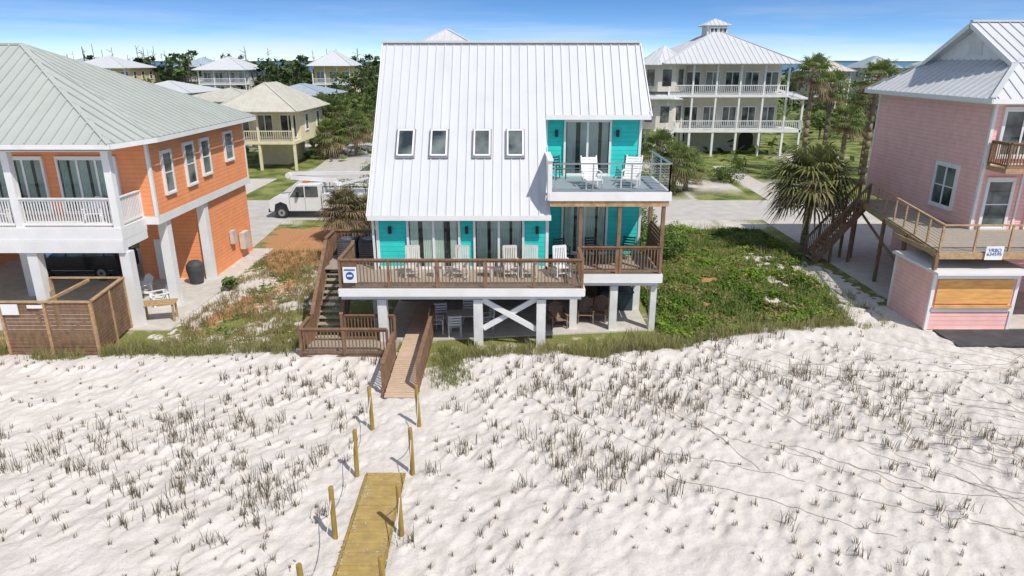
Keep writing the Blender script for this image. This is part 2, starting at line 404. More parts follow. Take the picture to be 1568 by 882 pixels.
# ---------------------------------------------------------------- vegetation builders
def quads_obj(name,V,C,mat,parent=None):
    n=len(V); me=bpy.data.meshes.new(name); fill(me,V.reshape(-1,3),np.arange(n*4).reshape(n,4))
    at=me.color_attributes.new('col','FLOAT_COLOR','POINT')
    cc=np.ones((n,4,4)); cc[:,:,:3]=C[:,None,:]; at.data.foreach_set('color',cc.astype(np.float32).ravel())
    me.materials.append(M[mat]); o=bpy.data.objects.new(name,me); COL.objects.link(o)
    if parent: o.parent=parent; o.matrix_parent_inverse=Matrix.Translation(parent.location).inverted()
    return o
def blades(px,py,pz,h,nb,w,lean,colA,colB,spread=.05):
    n=len(px); k=nb
    bx=np.repeat(px,k); by=np.repeat(py,k); bz=np.repeat(pz,k); H=np.repeat(h,k)*rng.uniform(.5,1.1,n*k)
    th=rng.uniform(0,2*np.pi,n*k); ln=rng.uniform(.1,1,n*k)*lean
    bx=bx+rng.normal(0,spread,n*k)*np.repeat(h,k)/.35; by=by+rng.normal(0,spread,n*k)*np.repeat(h,k)/.35
    dx=np.cos(th)*ln; dy=np.sin(th)*ln
    ph=rng.uniform(0,np.pi,n*k); wx=np.cos(ph)*w/2; wy=np.sin(ph)*w/2*.4
    p0=np.stack([bx,by,bz-.03],-1); p1=p0+np.stack([dx*H*.35,dy*H*.35,H*.6],-1); p2=p0+np.stack([dx*H,dy*H,H*(1-.25*ln)],-1)
    W=np.stack([wx,wy,0*wx],-1)
    q1=np.stack([p0-W,p0+W,p1+W*.8,p1-W*.8],1); q2=np.stack([p1-W*.8,p1+W*.8,p2+W*.15,p2-W*.15],1)
    t=np.repeat(rng.random(n),k)[:,None]*.6+rng.random((n*k,1))*.4
    c=np.array(colA)*(1-t)+np.array(colB)*t
    return np.concatenate([q1,q2]),np.concatenate([c*.85,c])
def leaves(P,size,colA,colB,up=.5,shade=None):
    n=len(P); nrm=rng.normal(0,1,(n,3)); nrm[:,2]=np.abs(nrm[:,2])+up; nrm/=np.linalg.norm(nrm,axis=1)[:,None]
    r=np.cross(nrm,rng.normal(0,1,(n,3))); r/=np.linalg.norm(r,axis=1)[:,None]; s=np.cross(nrm,r)
    sz=(size*rng.uniform(.6,1.3,n))[:,None]
    V=np.stack([P-r*sz*.5,P+s*sz*.28,P+r*sz*.5,P-s*sz*.28],1)
    t=rng.random((n,1)) if shade is None else np.clip(shade[:,None]+rng.normal(0,.18,(n,1)),0,1)
    return V,np.array(colA)*(1-t)+np.array(colB)*t
def join(lst): return np.concatenate([a for a,_ in lst]),np.concatenate([b for _,b in lst])

tz=gz(T[:,0],T[:,1])
V,C=blades(T[:,0],T[:,1],tz,.32*tsz,11,.018,.65,(.13,.10,.06),(.31,.245,.155),.05)
big=tsz>1.0
V2,C2=blades(T[big,0],T[big,1],tz[big],.42*tsz[big],12,.019,.5,(.085,.072,.038),(.21,.175,.105),.10)
quads_obj('dune_grass_sprigs',*join([(V,C),(V2,C2)]),'straw')
RN=[]
for i in range(100):
    x=random.uniform(7,24) if i<88 else random.uniform(0,6); y=random.uniform(15,25.8)
    if y>edgeY(np.array([x]))[0]: continue
    a_=random.gauss(-.75,.2); pts=[]
    for k in range(random.randint(20,75)):
        if x>24.3 or y<10.8: break
        pts.append((x,y)); a_+=random.gauss(0,.06); x+=math.cos(a_)*.11; y+=math.sin(a_)*.11
    if len(pts)<3: continue
    pts=np.array(pts)
    zz=gz(pts[:,0],pts[:,1])+.014
    for k in range(len(pts)-1):
        d=pts[k+1]-pts[k]; n_=np.array([-d[1],d[0]])/np.linalg.norm(d)*.007
        a3=np.array([*pts[k],zz[k]]); b3=np.array([*pts[k+1],zz[k+1]]); n3_=np.array([*n_,0])
        RN.append([a3-n3_,b3-n3_,b3+n3_,a3+n3_])
RN=np.array(RN); quads_obj('creeping_runners',RN,np.tile([.26,.20,.13],(len(RN),1))*rng.uniform(.7,1.2,(len(RN),1)),'straw')

def sample_zone(n,x0,x1,y0,y1,thr=.5):
    x=rng.uniform(x0,x1,n); y=rng.uniform(y0,y1,n); v,b_,f_=zones(x,y)
    k=(v*(1-b_)>thr*rng.uniform(.6,1.3,n)); return x[k],y[k]
def excl(x,y):
    k=np.ones(len(x),bool)
    for (a,b_,c_,d_) in ((-6.4,2.8,24.2,40),(2.6,6.0,25.6,40),(-7.9,-4.4,22.8,28.5),(-4.4,-2.9,19.8,29),(-60,-13.9,25.5,45),(-18.8,-15.2,23,26.5),(16.2,60,25.5,44)):
        k&=~((x>a)&(x<b_)&(y>c_)&(y<d_))
    return k
x,y=sample_zone(120000,6,16.5,24,43.5); k=excl(x,y); x,y=x[k],y[k]
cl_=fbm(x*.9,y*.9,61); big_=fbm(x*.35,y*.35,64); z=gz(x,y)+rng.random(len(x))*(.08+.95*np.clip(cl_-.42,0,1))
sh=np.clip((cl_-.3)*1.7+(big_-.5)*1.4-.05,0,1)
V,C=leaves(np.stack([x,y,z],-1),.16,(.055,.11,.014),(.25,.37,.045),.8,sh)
dryk=(fbm(x*1.3,y*1.3,67)>.57)&(rng.random(len(x))<.65); C[dryk]=np.array([.36,.30,.12])*rng.uniform(.6,1.2,(dryk.sum(),1))
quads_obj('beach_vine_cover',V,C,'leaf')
x,y=sample_zone(22000,-14.0,-7.2,23.5,38,.8); k=excl(x,y)&(fbm(x*.7,y*.7,71)>.5); x,y=x[k],y[k]
z=gz(x,y)+rng.random(len(x))*.22
quads_obj('low_scrub_cover',*leaves(np.stack([x,y,z],-1),.12,(.09,.13,.025),(.24,.30,.08),.8),'leaf')
parts=[]
x=rng.uniform(-20,14.4,2600); e=edgeY(x); y=e+np.abs(rng.normal(0,.7,len(x)))-.35
k=excl(x,y)&(~((x>-8.2)&(x<-2.8)))&(rng.random(len(x))<np.where((x>2.2)&(x<6.5)|(x<-11),.9,.4)); x,y=x[k],y[k]
parts.append(blades(x,y,gz(x,y),rng.uniform(.25,.62,len(x)),14,.02,.6,(.15,.17,.05),(.44,.40,.17),.07))
x=rng.uniform(-13.7,-7.9,1900); y=rng.uniform(24,38,1900); k=excl(x,y)&(fbm(x*.5,y*.5,73)>.44); x,y=x[k],y[k]
parts.append(blades(x,y,gz(x,y),rng.uniform(.15,.5,len(x)),10,.02,.7,(.19,.16,.06),(.48,.37,.18),.09))
x,y=sample_zone(2600,6.2,16,24.5,44,.4); k=excl(x,y); x,y=x[k],y[k]
parts.append(blades(x,y,gz(x,y),rng.uniform(.2,.6,len(x)),9,.02,.6,(.13,.2,.04),(.44,.43,.15),.08))
x=rng.uniform(11,16,600); y=rng.uniform(26,38,600); k=excl(x,y); x,y=x[k],y[k]
parts.append(blades(x,y,gz(x,y),rng.uniform(.15,.4,len(x)),9,.02,.6,(.14,.19,.04),(.40,.38,.15),.09))
x=rng.normal(-2.2,.35,110); y=rng.uniform(20.8,24,110)
parts.append(blades(x,y,gz(x,y),rng.uniform(.2,.5,110),12,.02,.7,(.12,.17,.04),(.36,.36,.13),.08))
quads_obj('sea_oat_grass',*join(parts),'leaf')

def palm(name,x,y,h,R=2.3,nf=34,trunk=.2,dry=.2,lean=(0,0),col=((.08,.125,.035),(.26,.31,.10))):
    r=root(name,(x,y,0)); P=Part('trunk','bark',r); n=12; prev=Vector((x,y,-.1))
    for i in range(n):
        t=(i+1)/n; p=Vector((x+lean[0]*t*t,y+lean[1]*t*t,h*t)); rr=trunk*(1.15-.2*t)
        P.cyl(prev,p,rr*random.uniform(.95,1.1),rr*random.uniform(.85,1.0),10); prev=p
    P.done(smooth=True)
    top=prev; V=[];C=[]; ST=Part('frond_stalks','bark',r)
    for f in range(nf):
        az=f*2.399+random.uniform(-.2,.2); el=math.radians(80-125*(f/nf)**.85+random.uniform(-8,8))
        isdry=(f/nf)>1-dry
        d=Vector((math.cos(az)*math.cos(el),math.sin(az)*math.cos(el),math.sin(el)))
        base=top+Vector((0,0,.1)); pet=R*random.uniform(.42,.55); tip=base+d*pet+Vector((0,0,-.06*pet*pet))
        ST.beam(base,tip,.04,.03)
        side=d.cross(Vector((0,0,1))); 
        if side.length<.1: side=Vector((1,0,0))
        side.normalize(); upv=side.cross(d).normalized()
        nl=19; fl=R*random.uniform(.42,.56)
        ca_=np.array((.14,.10,.055)) if isdry else np.array(col[0]); cb_=np.array((.40,.31,.18)) if isdry else np.array(col[1]); tt=random.random()
        for k in range(nl):
            a_=math.radians(-118+236*k/(nl-1)); ld=(d*math.cos(a_)+side*math.sin(a_)+upv*(.18*abs(math.sin(a_)))).normalized()
            l=fl*(1-.28*abs(a_)/2.06)*random.uniform(.85,1.1)
            p1=tip+ld*l*.55; p2=tip+ld*l+Vector((0,0,-l*(.30+.25*random.random())))
            wv=ld.cross(upv).normalized()*.045*(R/2.3)
            V.append([tip-wv*.3,tip+wv*.3,p1+wv,p1-wv]); V.append([p1-wv,p1+wv,p2+wv*.1,p2-wv*.1])
            t=min(1,max(0,tt*.6+random.random()*.4)); c=ca_*(1-t)+cb_*t; C+= [c,c]
    ST.done(); quads_obj('fronds',np.array([[tuple(p) for p in q] for q in V]),np.array(C),'leaf',r)
    return r
palm('palm_tree',17.0,38.6,3.9,3.0,74,.19,.34,col=((.09,.11,.035),(.32,.32,.12)))
for (x,y,h,R) in ((27.0,64,9.3,2.5),(30.2,67,8.0,2.4),(31.8,62,9.0,2.4),(33.6,66,7.0,2.4),(36.4,66,8.2,2.4),(29.2,61,5.4,2.2),(26.2,58,2.6,2.0),(34.2,60,4.4,2.2),(39,66,6.4,2.5),(13.4,56.5,2.6,2.4),(14.8,58,2.0,2.2),(12.4,58,3.4,2.4)):
    palm('palm_tree',x,y,h,R,32,.2,.25)
for (x,y,h,R) in ((-20.3,82,4.2,3.2),(-22.5,84,4.5,3.2),(-18,80,3.2,2.8),(-20.5,78,2.6,2.8),(-17,86,4,3)):
    palm('palm_tree',x,y,h,R,32,.2,.2)
palm('dry_yucca_palm',-10.2,41.0,1.7,2.0,54,.14,.6,col=((.10,.10,.05),(.34,.29,.17)))
palm('dry_yucca_palm',-8.9,42.0,1.4,1.8,40,.14,.6,col=((.10,.10,.05),(.34,.29,.17)))

def shrub(name,x,y,rx,rz,n=1200,c=((.05,.095,.02),(.20,.28,.065)),sz=.16):
    r=root(name,(x,y,0)); P=Part('stems','barkd',r)
    cs=[]
    for i in range(7):
        a_=random.uniform(0,6.28); rr=rx*random.uniform(.1,.6); q=Vector((x+math.cos(a_)*rr,y+math.sin(a_)*rr,rz*random.uniform(.45,.85)))
        P.cyl((x,y,-.05),q,.04,.015,5); cs.append(q)
    P.done()
    cs=np.array([tuple(q) for q in cs]); k=rng.integers(0,len(cs),n)
    d=rng.normal(0,1,(n,3)); d/=np.linalg.norm(d,axis=1)[:,None]; d*=rng.uniform(.5,1,(n,1))**.5
    p=cs[k]+d*np.array([rx*.5,rx*.5,rz*.45]); p[:,2]=np.maximum(p[:,2],.05)
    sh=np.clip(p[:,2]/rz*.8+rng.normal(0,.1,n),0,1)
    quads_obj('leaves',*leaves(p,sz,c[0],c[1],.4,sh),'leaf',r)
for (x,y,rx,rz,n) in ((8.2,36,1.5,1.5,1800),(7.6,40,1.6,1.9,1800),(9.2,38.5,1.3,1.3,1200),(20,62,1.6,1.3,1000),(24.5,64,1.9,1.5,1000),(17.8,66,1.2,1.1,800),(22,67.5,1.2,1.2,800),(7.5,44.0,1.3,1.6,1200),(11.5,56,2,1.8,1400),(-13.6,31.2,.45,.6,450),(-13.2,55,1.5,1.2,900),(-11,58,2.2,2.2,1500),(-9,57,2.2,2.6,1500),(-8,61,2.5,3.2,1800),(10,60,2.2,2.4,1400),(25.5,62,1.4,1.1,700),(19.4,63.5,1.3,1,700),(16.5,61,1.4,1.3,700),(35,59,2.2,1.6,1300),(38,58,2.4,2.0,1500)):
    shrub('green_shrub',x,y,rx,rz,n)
def treecloud(specs,leafsz,c):
    Vs=[];Cs=[];P=[]
    for (x,y,h,R,n) in specs:
        P.append(((x,y,0),(x+random.uniform(-.4,.4),y,h*.9),.16,.05))
        m_=max(6,int(R*2.6))
        cen=np.stack([x+rng.normal(0,R*.45,m_),y+rng.normal(0,R*.45,m_),h*rng.uniform(.35,1.0,m_)],-1)
        for q_ in cen[:6]: P.append(((x,y,h*.35),tuple(q_),.07,.03))
        k=rng.integers(0,m_,n); d=rng.normal(0,1,(n,3)); d/=np.linalg.norm(d,axis=1)[:,None]; d*=rng.uniform(.2,1,(n,1))**.5
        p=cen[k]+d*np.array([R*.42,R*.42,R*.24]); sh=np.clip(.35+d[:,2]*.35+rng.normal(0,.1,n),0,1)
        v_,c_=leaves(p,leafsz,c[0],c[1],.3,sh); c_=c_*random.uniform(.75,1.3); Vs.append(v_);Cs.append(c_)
    return (np.concatenate(Vs),np.concatenate(Cs)),P
def tree_mass(name,specs,leafsz,c=((.035,.065,.022),(.12,.175,.055))):
    r=root(name,(0,0,0)); (V,C),P=treecloud(specs,leafsz,c)
    quads_obj('foliage',V,C,'leaf',r); T_=Part('trunks','barkd',r)
    for a_,b_,r0,r1 in P: T_.cyl(a_,b_,r0,r1,5)
    T_.done()
sp_=[]
for i in range(330):
    y=random.uniform(150,330); x=y*random.uniform(-.66,-.17); sp_.append((x,y,random.uniform(5.5,12.4) if random.random()<.7 else random.uniform(4,8),random.uniform(2.2,3.6),120))
for i in range(180):
    y=random.uniform(150,420); x=y*random.uniform(.36,.8); sp_.append((x,y,random.uniform(3.5,7.8),random.uniform(2.4,3.8),90))
for i in range(30):
    y=random.uniform(150,330); x=y*random.uniform(-.2,.4); sp_.append((x,y,random.uniform(4,8),3,70))
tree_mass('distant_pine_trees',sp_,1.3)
sp_=[]
for i in range(90):
    y=random.uniform(92,150); x=y*random.uniform(-.62,-.19); sp_.append((x,y,random.uniform(2.5,5.4),random.uniform(1.8,3),170))
for (x,y,h,R) in ((-24.5,100,8.4,3),(-22,105,9.6,3.4),(-27,118,8,3),(-20,98,7.5,3),(-25,96,5,2.6),(-21,92,6,3),(-18.5,95,8,3),(-30.5,88,4.5,2.6)): sp_.append((x,y,h,R,600))
for i in range(70):
    y=random.uniform(85,150); x=y*random.uniform(.42,.8); sp_.append((x,y,random.uniform(2,4.8),random.uniform(1.8,3),200))
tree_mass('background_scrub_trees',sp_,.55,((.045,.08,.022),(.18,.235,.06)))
r=root('bare_pine_snags'); P=Part('trunks','barkd',r)
for i in range(70):
    y=random.uniform(150,280); x=y*random.uniform(-.62,-.2); h=random.uniform(9,14.2)
    P.cyl((x,y,0),(x+random.uniform(-.4,.4),y,h),.16,.05,5)
    for k in range(5):
        z=h*random.uniform(.6,.95); P.cyl((x,y,z),(x+random.uniform(-1.4,1.4),y,z+random.uniform(.2,.9)),.06,.02,4)
P.done()
x=rng.uniform(-1,1,40000); yy=rng.uniform(75,420,40000); xx=yy*x*.8
k=(fbm(xx*.05,yy*.05,91)>.38)&~((yy<112)&(xx>-42)&(xx<60)&(rng.random(40000)<.5)); xx,yy=xx[k],yy[k]
z=rng.uniform(0,1.3,len(xx))
quads_obj('distant_scrub',*leaves(np.stack([xx,yy,z],-1),1.1,(.045,.08,.025),(.19,.23,.07),.8),'leaf')

# ---------------------------------------------------------------- water, roads, pads
def slab(name,poly,z,th,mat):
    P=Part(name,mat); P.prism([(x,y,z-th) for x,y in poly],(0,0,th)); return P.done()
P=Part('water','water'); P.box(-9000,9000,560,9300,-.5,.6); P.done()
r=root('distant_shore_hills'); P=Part('shoreline','barkd',r)
pts=[]
for i in range(121):
    x=-5200+i*87; pts.append((x,5200,.6+16*float(fbm(np.array([i*.17]),np.array([2.]),7)[0])+2))
pts=[(5240,5200,.6),(-5200,5200,.6)]+pts
P.prism(pts,(0,80,0)); P.done()
slab('street',[(-120,46.5),(120,46.5),(120,53.5),(-120,53.5)],.03,.05,'road')
slab('side_road',[(-19,53.5),(-12.5,53.5),(-17,95),(-22,95)],.026,.05,'road')
slab('gravel_driveway',[(-21,38.8),(-15.3,38.8),(-15.8,46.5),(-21,46.5)],.024,.05,'road')
slab('driveway',[(6.8,44.5),(13.5,44.5),(13.5,46.5),(6.8,46.5)],.02,.05,'conc')
slab('walkway',[(20.3,53.5),(22.4,53.5),(23,72),(21,72)],.02,.05,'conc')
slab('driveway',[(-36,53.5),(-22,53.5),(-22,64),(-36,64)],.022,.05,'conc')
slab('concrete_pad',[(-60,26),(-14.0,26),(-14.0,38.8),(-60,38.8)],.05,.1,'conc')
slab('concrete_pad',[(-5.2,24.7),(5.6,26.0),(5.6,36),(-5.2,36)],.06,.1,'conc')
slab('rubber_ground_mat',[(17.2,24.3),(24.5,24.3),(24.5,25.95),(17.2,25.95)],.09,.06,'greyfab')
slab('sandy_parking_pad',[(17.4,26.2),(40,26.2),(40,46.5),(17.4,46.5)],.03,.05,'conc')

# ---------------------------------------------------------------- MAIN HOUSE
H=root('teal_beach_house')
def rz(y): return 4.8+(y-26)*1.15
RY=31.6; RZ=rz(RY)
P=Part('roof','roof',H)
roof_face(P,[(-5.6,26,4.8),(1.5,26,4.8),(1.38,29.1,rz(29.1)),(-5.6,29.1,rz(29.1))],rib=.36)
roof_face(P,[(-5.6,29.1,rz(29.1)),(5.75,29.1,rz(29.1)),(5.55,RY,RZ),(-5.6,RY,RZ)],rib=.36)
roof_face(P,[(-5.6,37.2,4.8),(5.6,37.2,4.8),(5.55,RY,RZ),(-5.6,RY,RZ)])
P.beam((-5.62,RY,RZ+.05),(5.57,RY,RZ+.05),.3,.09)
P.done()
P=Part('roof_trim','white',H)
P.beam((-5.62,25.98,4.72),(1.52,25.98,4.72),.06,.2); P.beam((1.4,29.08,rz(29.1)-.08),(5.78,29.08,rz(29.1)-.08),.06,.2)
P.beam((-5.63,26,4.72),(-5.63,RY,RZ-.1),.04,.24); P.beam((5.79,29.1,rz(29.1)-.1),(5.59,RY,RZ-.1),.04,.24)
P.beam((-5.63,37.2,4.72),(-5.63,RY,RZ-.1),.04,.24)
P.done()
P=Part('walls','teal',H)
P.prism([(-5.4,26.5,2.5),(-5.4,26.5,5.2),(-5.4,RY,RZ-.2),(-5.4,36.8,5.0),(-5.4,36.8,2.5)],(6.8,0,0))
P.prism([(1.405,28.7,2.5),(1.405,28.7,5.5),(1.405,29.7,5.8),(1.405,29.7,rz(29.7)-.2),(1.405,RY,RZ-.2),(1.405,36.8,5.0),(1.405,36.8,2.5)],(4.1,0,0))
P.done()
P=Part('corner_trim','white',H)
for x in (-5.4,1.36): P.box(x-.02,x+.1,26.47,26.6,2.5,4.78)
P.box(5.42,5.53,28.67,28.8,2.5,5.5); P.box(5.42,5.53,29.66,29.8,5.8,8.4); P.box(1.42,1.53,29.665,29.7,5.8,8.3)
P.box(-5.38,1.42,26.47,26.5,2.5,2.62)
P.done()
P=Part('balcony_knee_wall','white',H)
P.prism([(1.36,25.75,5.45),(1.36,25.75,6.95),(1.36,27.85,6.95)],(.16,0,0))
P.beam((1.44,25.68,6.98),(1.44,27.95,6.98),.22,.06); P.done()
SK=Part('skylight_frames','white',H); SG=Part('skylight_glass','glass',H); CB=Part('skylight_curbs','chrome',H)
n_=Vector((0,-1.15,1)).normalized(); dn=Vector((0,-1,-1.15)).normalized()
for u in (621,672,738,789):
    xx=(u-784)/1045*27.6; yc=28.15; c0=Vector((xx,yc,rz(yc)))+n_*.07
    for s1 in (-1,1):
        SK.beam(c0+Vector((s1*.31,0,0))-dn*.62,c0+Vector((s1*.31,0,0))+dn*.62,.06,.2,up=n_)
        SK.beam(c0+dn*s1*.6-Vector((.28,0,0)),c0+dn*s1*.6+Vector((.28,0,0)),.2,.06,up=dn)
        CB.beam(c0+Vector((s1*.365,0,0))-dn*.68-n_*.02,c0+Vector((s1*.365,0,0))+dn*.68-n_*.02,.05,.12,up=n_)
        CB.beam(c0+dn*s1*.655-n_*.02-Vector((.34,0,0)),c0+dn*s1*.655-n_*.02+Vector((.34,0,0)),.12,.05,up=dn)
    a_=c0+n_*.06
    SG.poly([a_+Vector((-.28,0,0))-dn*.57,a_+Vector((.28,0,0))-dn*.57,a_+Vector((.28,0,0))+dn*.57,a_+Vector((-.28,0,0))+dn*.57])
SK.done(); SG.done(); CB.done()
W=Win(H,curtain=True)
W.add((-4.1,26.5,2.56),(1,0,0),(0,-1,0),1.95,1.98,2)
W.add((-1.45,26.5,2.56),(1,0,0),(0,-1,0),1.85,1.98,2)
W.add((2.3,29.7,5.84),(1,0,0),(0,-1,0),1.85,2.25,2)
W.add((2.2,28.7,2.6),(1,0,0),(0,-1,0),1.8,2.2,2)
W.done()
P=Part('wall_lamps','black',H)
for x,y,z in ((-4.85,26.44,4.15),(1.0,26.44,4.15),(-1.8,26.44,4.15),(4.5,29.64,7.6),(1.9,29.64,7.6),(4.6,28.64,4.3)):
    P.box(x-.06,x+.06,y-.1,y+.05,z-.16,z+.12); P.box(x-.04,x+.04,y-.13,y-.1,z-.1,z+.05)
P.done()
P=Part('deck_boards','woodg',H)
yy=24.0
while yy<26.45: P.box(-6.4,2.66,yy,yy+.13,2.46,2.5); yy+=.14
yy=25.8
while yy<28.6: P.box(2.67,5.9,yy,yy+.13,2.46,2.5); yy+=.14
yy=26.55
while yy<28.6: P.box(-7.7,-5.45,yy,yy+.13,2.46,2.5); yy+=.14
P.done()
P=Part('deck_frame','white',H)
P.box(-6.42,2.68,23.93,23.99,2.2,2.495); P.box(-6.45,-6.4,24.0,26.5,2.2,2.46); P.box(2.67,2.72,24.0,25.75,2.2,2.46)
P.box(2.73,5.95,25.72,25.79,2.15,2.495); P.box(5.92,5.97,25.8,28.6,2.15,2.46)
P.box(-6.4,2.6,24.2,24.4,2.0,2.19); P.box(2.8,5.85,26.0,26.2,1.95,2.14); P.box(-5.5,5.5,28.6,28.9,2.0,2.3)
x=-6.3
while x<2.6: P.box(x,x+.05,24.41,26.4,2.22,2.45); x+=.42
P.done()
P=Part('first_floor_underside','under',H); P.box(-5.4,5.5,26.6,36.8,2.2,2.44); P.done()
P=Part('pilings','pile',H)
for x,y in ((-1.28,24.3),(1.1,24.3),(-5.5,26.4),(-4.9,24.35)):
    P.box(x-.17,x+.17,y-.17,y+.17,-.2,1.99)
for x,y,w in ((2.5,26.3,.15),(4.1,26.1,.15),(5.7,26.1,.12),(5.5,28.7,.15),(-5.2,30,.15),(-1.3,29,.15),(1.4,29,.15),(-1.3,33,.15),(1.4,33,.15),(5.3,33,.15)):
    P.box(x-w,x+w,y-w,y+w,-.2,1.94)
P.done()
P=Part('cross_brace','white',H)
P.beam((-1.1,24.3,1.95),(.93,24.3,.75),.09,.2); P.beam((-1.1,24.42,.75),(.93,24.42,1.95),.09,.2)
P.done()
P=Part('lower_storage_wall','under',H); P.box(-5.0,5.4,33.5,33.7,0,2.2); P.box(3.2,5.35,30,33.4,0,2.19); P.box(-5.1,-3.0,29.5,33.4,0,2.19); P.done()
P=Part('deck_railing','wood',H)
railing(P,(-6.35,24.05,2.5),(2.6,24.05,2.5))
railing(P,(-6.35,24.12,2.5),(-6.35,26.4,2.5),skip_first=True); railing(P,(2.6,24.12,2.5),(2.6,25.8,2.5),skip_first=True)
railing(P,(2.68,25.85,2.5),(5.85,25.85,2.5)); railing(P,(5.85,25.92,2.5),(5.85,28.5,2.5),skip_first=True)
railing(P,(-7.65,28.6,2.5),(-7.65,27.3,2.5)); railing(P,(-7.6,28.62,2.5),(-5.5,28.62,2.5)); 
P.done()
P=Part('stair_railing','wood',H)
for x in (-7.62,-6.5):
    a_=Vector((x,27.1,2.5)); b_=Vector((x,24.3,.3)); railing(P,a_,b_,1.0,.95,.13)
P.done()
T_=Part('stair_treads','woodg',H); Sg=Part('stair_stringers','wood',H)
stairs(T_,Sg,(-7.06,27.1,2.5),(-7.06,24.3,.3),1.05,(1,0,0),12)
yy=23.0
while yy<24.3: T_.box(-7.75,-4.3,yy,yy+.13,.25,.29); yy+=.14
T_.done(); Sg.done()
P=Part('landing_railing','wood',H)
railing(P,(-7.7,22.98,.25),(-4.55,22.98,.25),1.0); railing(P,(-7.7,23.05,.25),(-7.7,24.2,.25),1.0,skip_first=True)
railing(P,(-6.4,24.4,.25),(-4.5,24.4,.25),1.0)
P.box(-7.75,-4.4,22.9,22.96,-.1,.24)
P.done()
P=Part('balcony_floor','deckg',H)
yy=25.85
while yy<29.65: P.box(1.53,6.02,yy,yy+.135,5.71,5.75); yy+=.145
P.done()
P=Part('balcony_fascia','white',H)
P.box(1.42,6.08,25.74,25.82,5.43,5.76); P.box(6.03,6.09,25.83,29.7,5.43,5.745); P.box(1.53,6.02,25.9,29.65,5.5,5.56); P.done()
P=Part('balcony_beams','woodl',H)
P.box(1.45,6.0,25.8,25.95,5.2,5.425)
P.done()
P=Part('deck_posts','wood',H)
for x in (2.66,4.15,5.84): P.box(x-.07,x+.07,25.83,25.97,2.5,5.19)
P.box(5.8,5.95,28.4,28.55,2.5,5.4); P.done()
P=Part('balcony_rail_posts','chrome',H); C_=Part('balcony_cables','steel',H)
cable_rail(P,C_,(1.62,25.9,5.75),(6.0,25.9,5.75),1.05,1.5,9,.05); cable_rail(P,C_,(6.0,25.9,5.75),(6.0,29.5,5.75),1.05,1.8,9,.05)
P.done(); C_.done()
P=Part('deck_side_screen','wood',H)
for i in range(9): P.beam((5.93,26.2,2.75+i*.16),(5.93,28.4,2.75+i*.16),.03,.12)
P.done()
P=Part('deck_sign','white',H,mats=['white','signb']); P.box(-6.2,-5.7,23.9,23.925,2.75,3.35)
P.cur=1; P.cyl((-5.95,23.899,3.02),(-5.95,23.89,3.02),.15,n=20); P.box(-6.15,-5.75,23.89,23.899,3.22,3.27); P.cur=0
P.box(-6.05,-5.86,23.882,23.889,2.99,3.06); P.done()
P=Part('gutter_downspout','white',H); P.beam((-5.5,26.35,4.75),(-5.5,26.42,2.5),.08,.08); P.done()
for x in (-6.05,-6.95):
    P=Part('air_conditioner','greyfab',mats=['greyfab','chrome']); P.box(-.38,.38,-.38,.38,.04,.85)
    for i in range(8): P.cur=1; P.box(-.385,.385,-.4,-.39,.12+i*.085,.14+i*.085)
    P.cyl((0,0,.86),(0,0,.89),.3,n=20); o=P.done(); o.location=(x,28.1,2.5)

Bw=root('boardwalk'); P=Part('planks','board',Bw); yy=20.1
while yy<28.5:
    z=.06+.2*min(1,(yy-20.1)/2.8); P.box(-4.2+random.uniform(-.01,.01),-3.2,yy,yy+.135,z-.04,z); yy+=.145
P.done()
P=Part('side_rails','wood',Bw)
railing(P,(-4.28,20.5,.05),(-4.28,22.9,.2),.95,1.2,.14); railing(P,(-3.12,20.5,.05),(-3.12,25.6,.25),.95,1.7,.14)
P.beam((-4.26,20.15,.03),(-4.26,22.95,.2),.05,.18); P.beam((-3.14,20.15,.03),(-3.14,25.8,.2),.05,.18)
P.done()
Mt=root('beach_access_mat'); P=Part('mat_panels','mat',Mt); yy=8.5
while yy<15.7:
    xo=-3.36+(15.7-yy)*.02; P.box(xo-.47+random.uniform(-.006,.006),xo+.47,yy,yy+.135,.03,.075+random.uniform(-.004,.004)); yy+=.142
P.done()
P=Part('mat_edges','post',Mt)
for s_ in (-1,1): P.beam((-3.36+s_*.5,15.7,.06),(-3.22+s_*.5,8.5,.06),.05,.07)
P.done()
x=rng.uniform(-3.85,-2.75,500); y=rng.uniform(10.8,15.8,500)
side=(np.abs(x+3.3)>.33)|(rng.random(500)<.15); x,y=x[side],y[side]
V_,C_2=leaves(np.stack([x,y,np.full(len(x),.084)],-1),.06,(.55,.5,.44),(.65,.6,.55),9)
quads_obj('drifted_sand_grains',V_,C_2,'straw')
posts=[[(-4.2,18.2),(-4.14,15.7),(-4.1,13.2),(-4.03,10.7)],[(-2.8,18.3),(-2.66,15.8),(-2.57,13.3),(-2.5,10.9)]]
for row in posts:
    for (x,y) in row:
        r=root('rope_post',(x,y,0)); P=Part('post','post',r); g_=float(gz(np.array([x]),np.array([y]))[0])
        lx=random.uniform(-.05,.05); P.cyl((x,y,g_-.3),(x+lx,y,1.36),.065,.058,12); P.cyl((x+lx,y,1.36),(x+lx,y,1.39),.058,.045,12)
        P.done()
P=Part('rope_line','chairt')
for row in posts:
    for k in range(3):
        a_=Vector((*row[k],1.1)); b_=Vector((*row[k+1],1.1)); pr=a_
        for i in range(1,17):
            t=i/16; q_=a_.lerp(b_,t)+Vector((0,0,-.75*4*t*(1-t)*.85)); P.cyl(pr,q_,.011,n=5,cap=False); pr=q_
P.done()

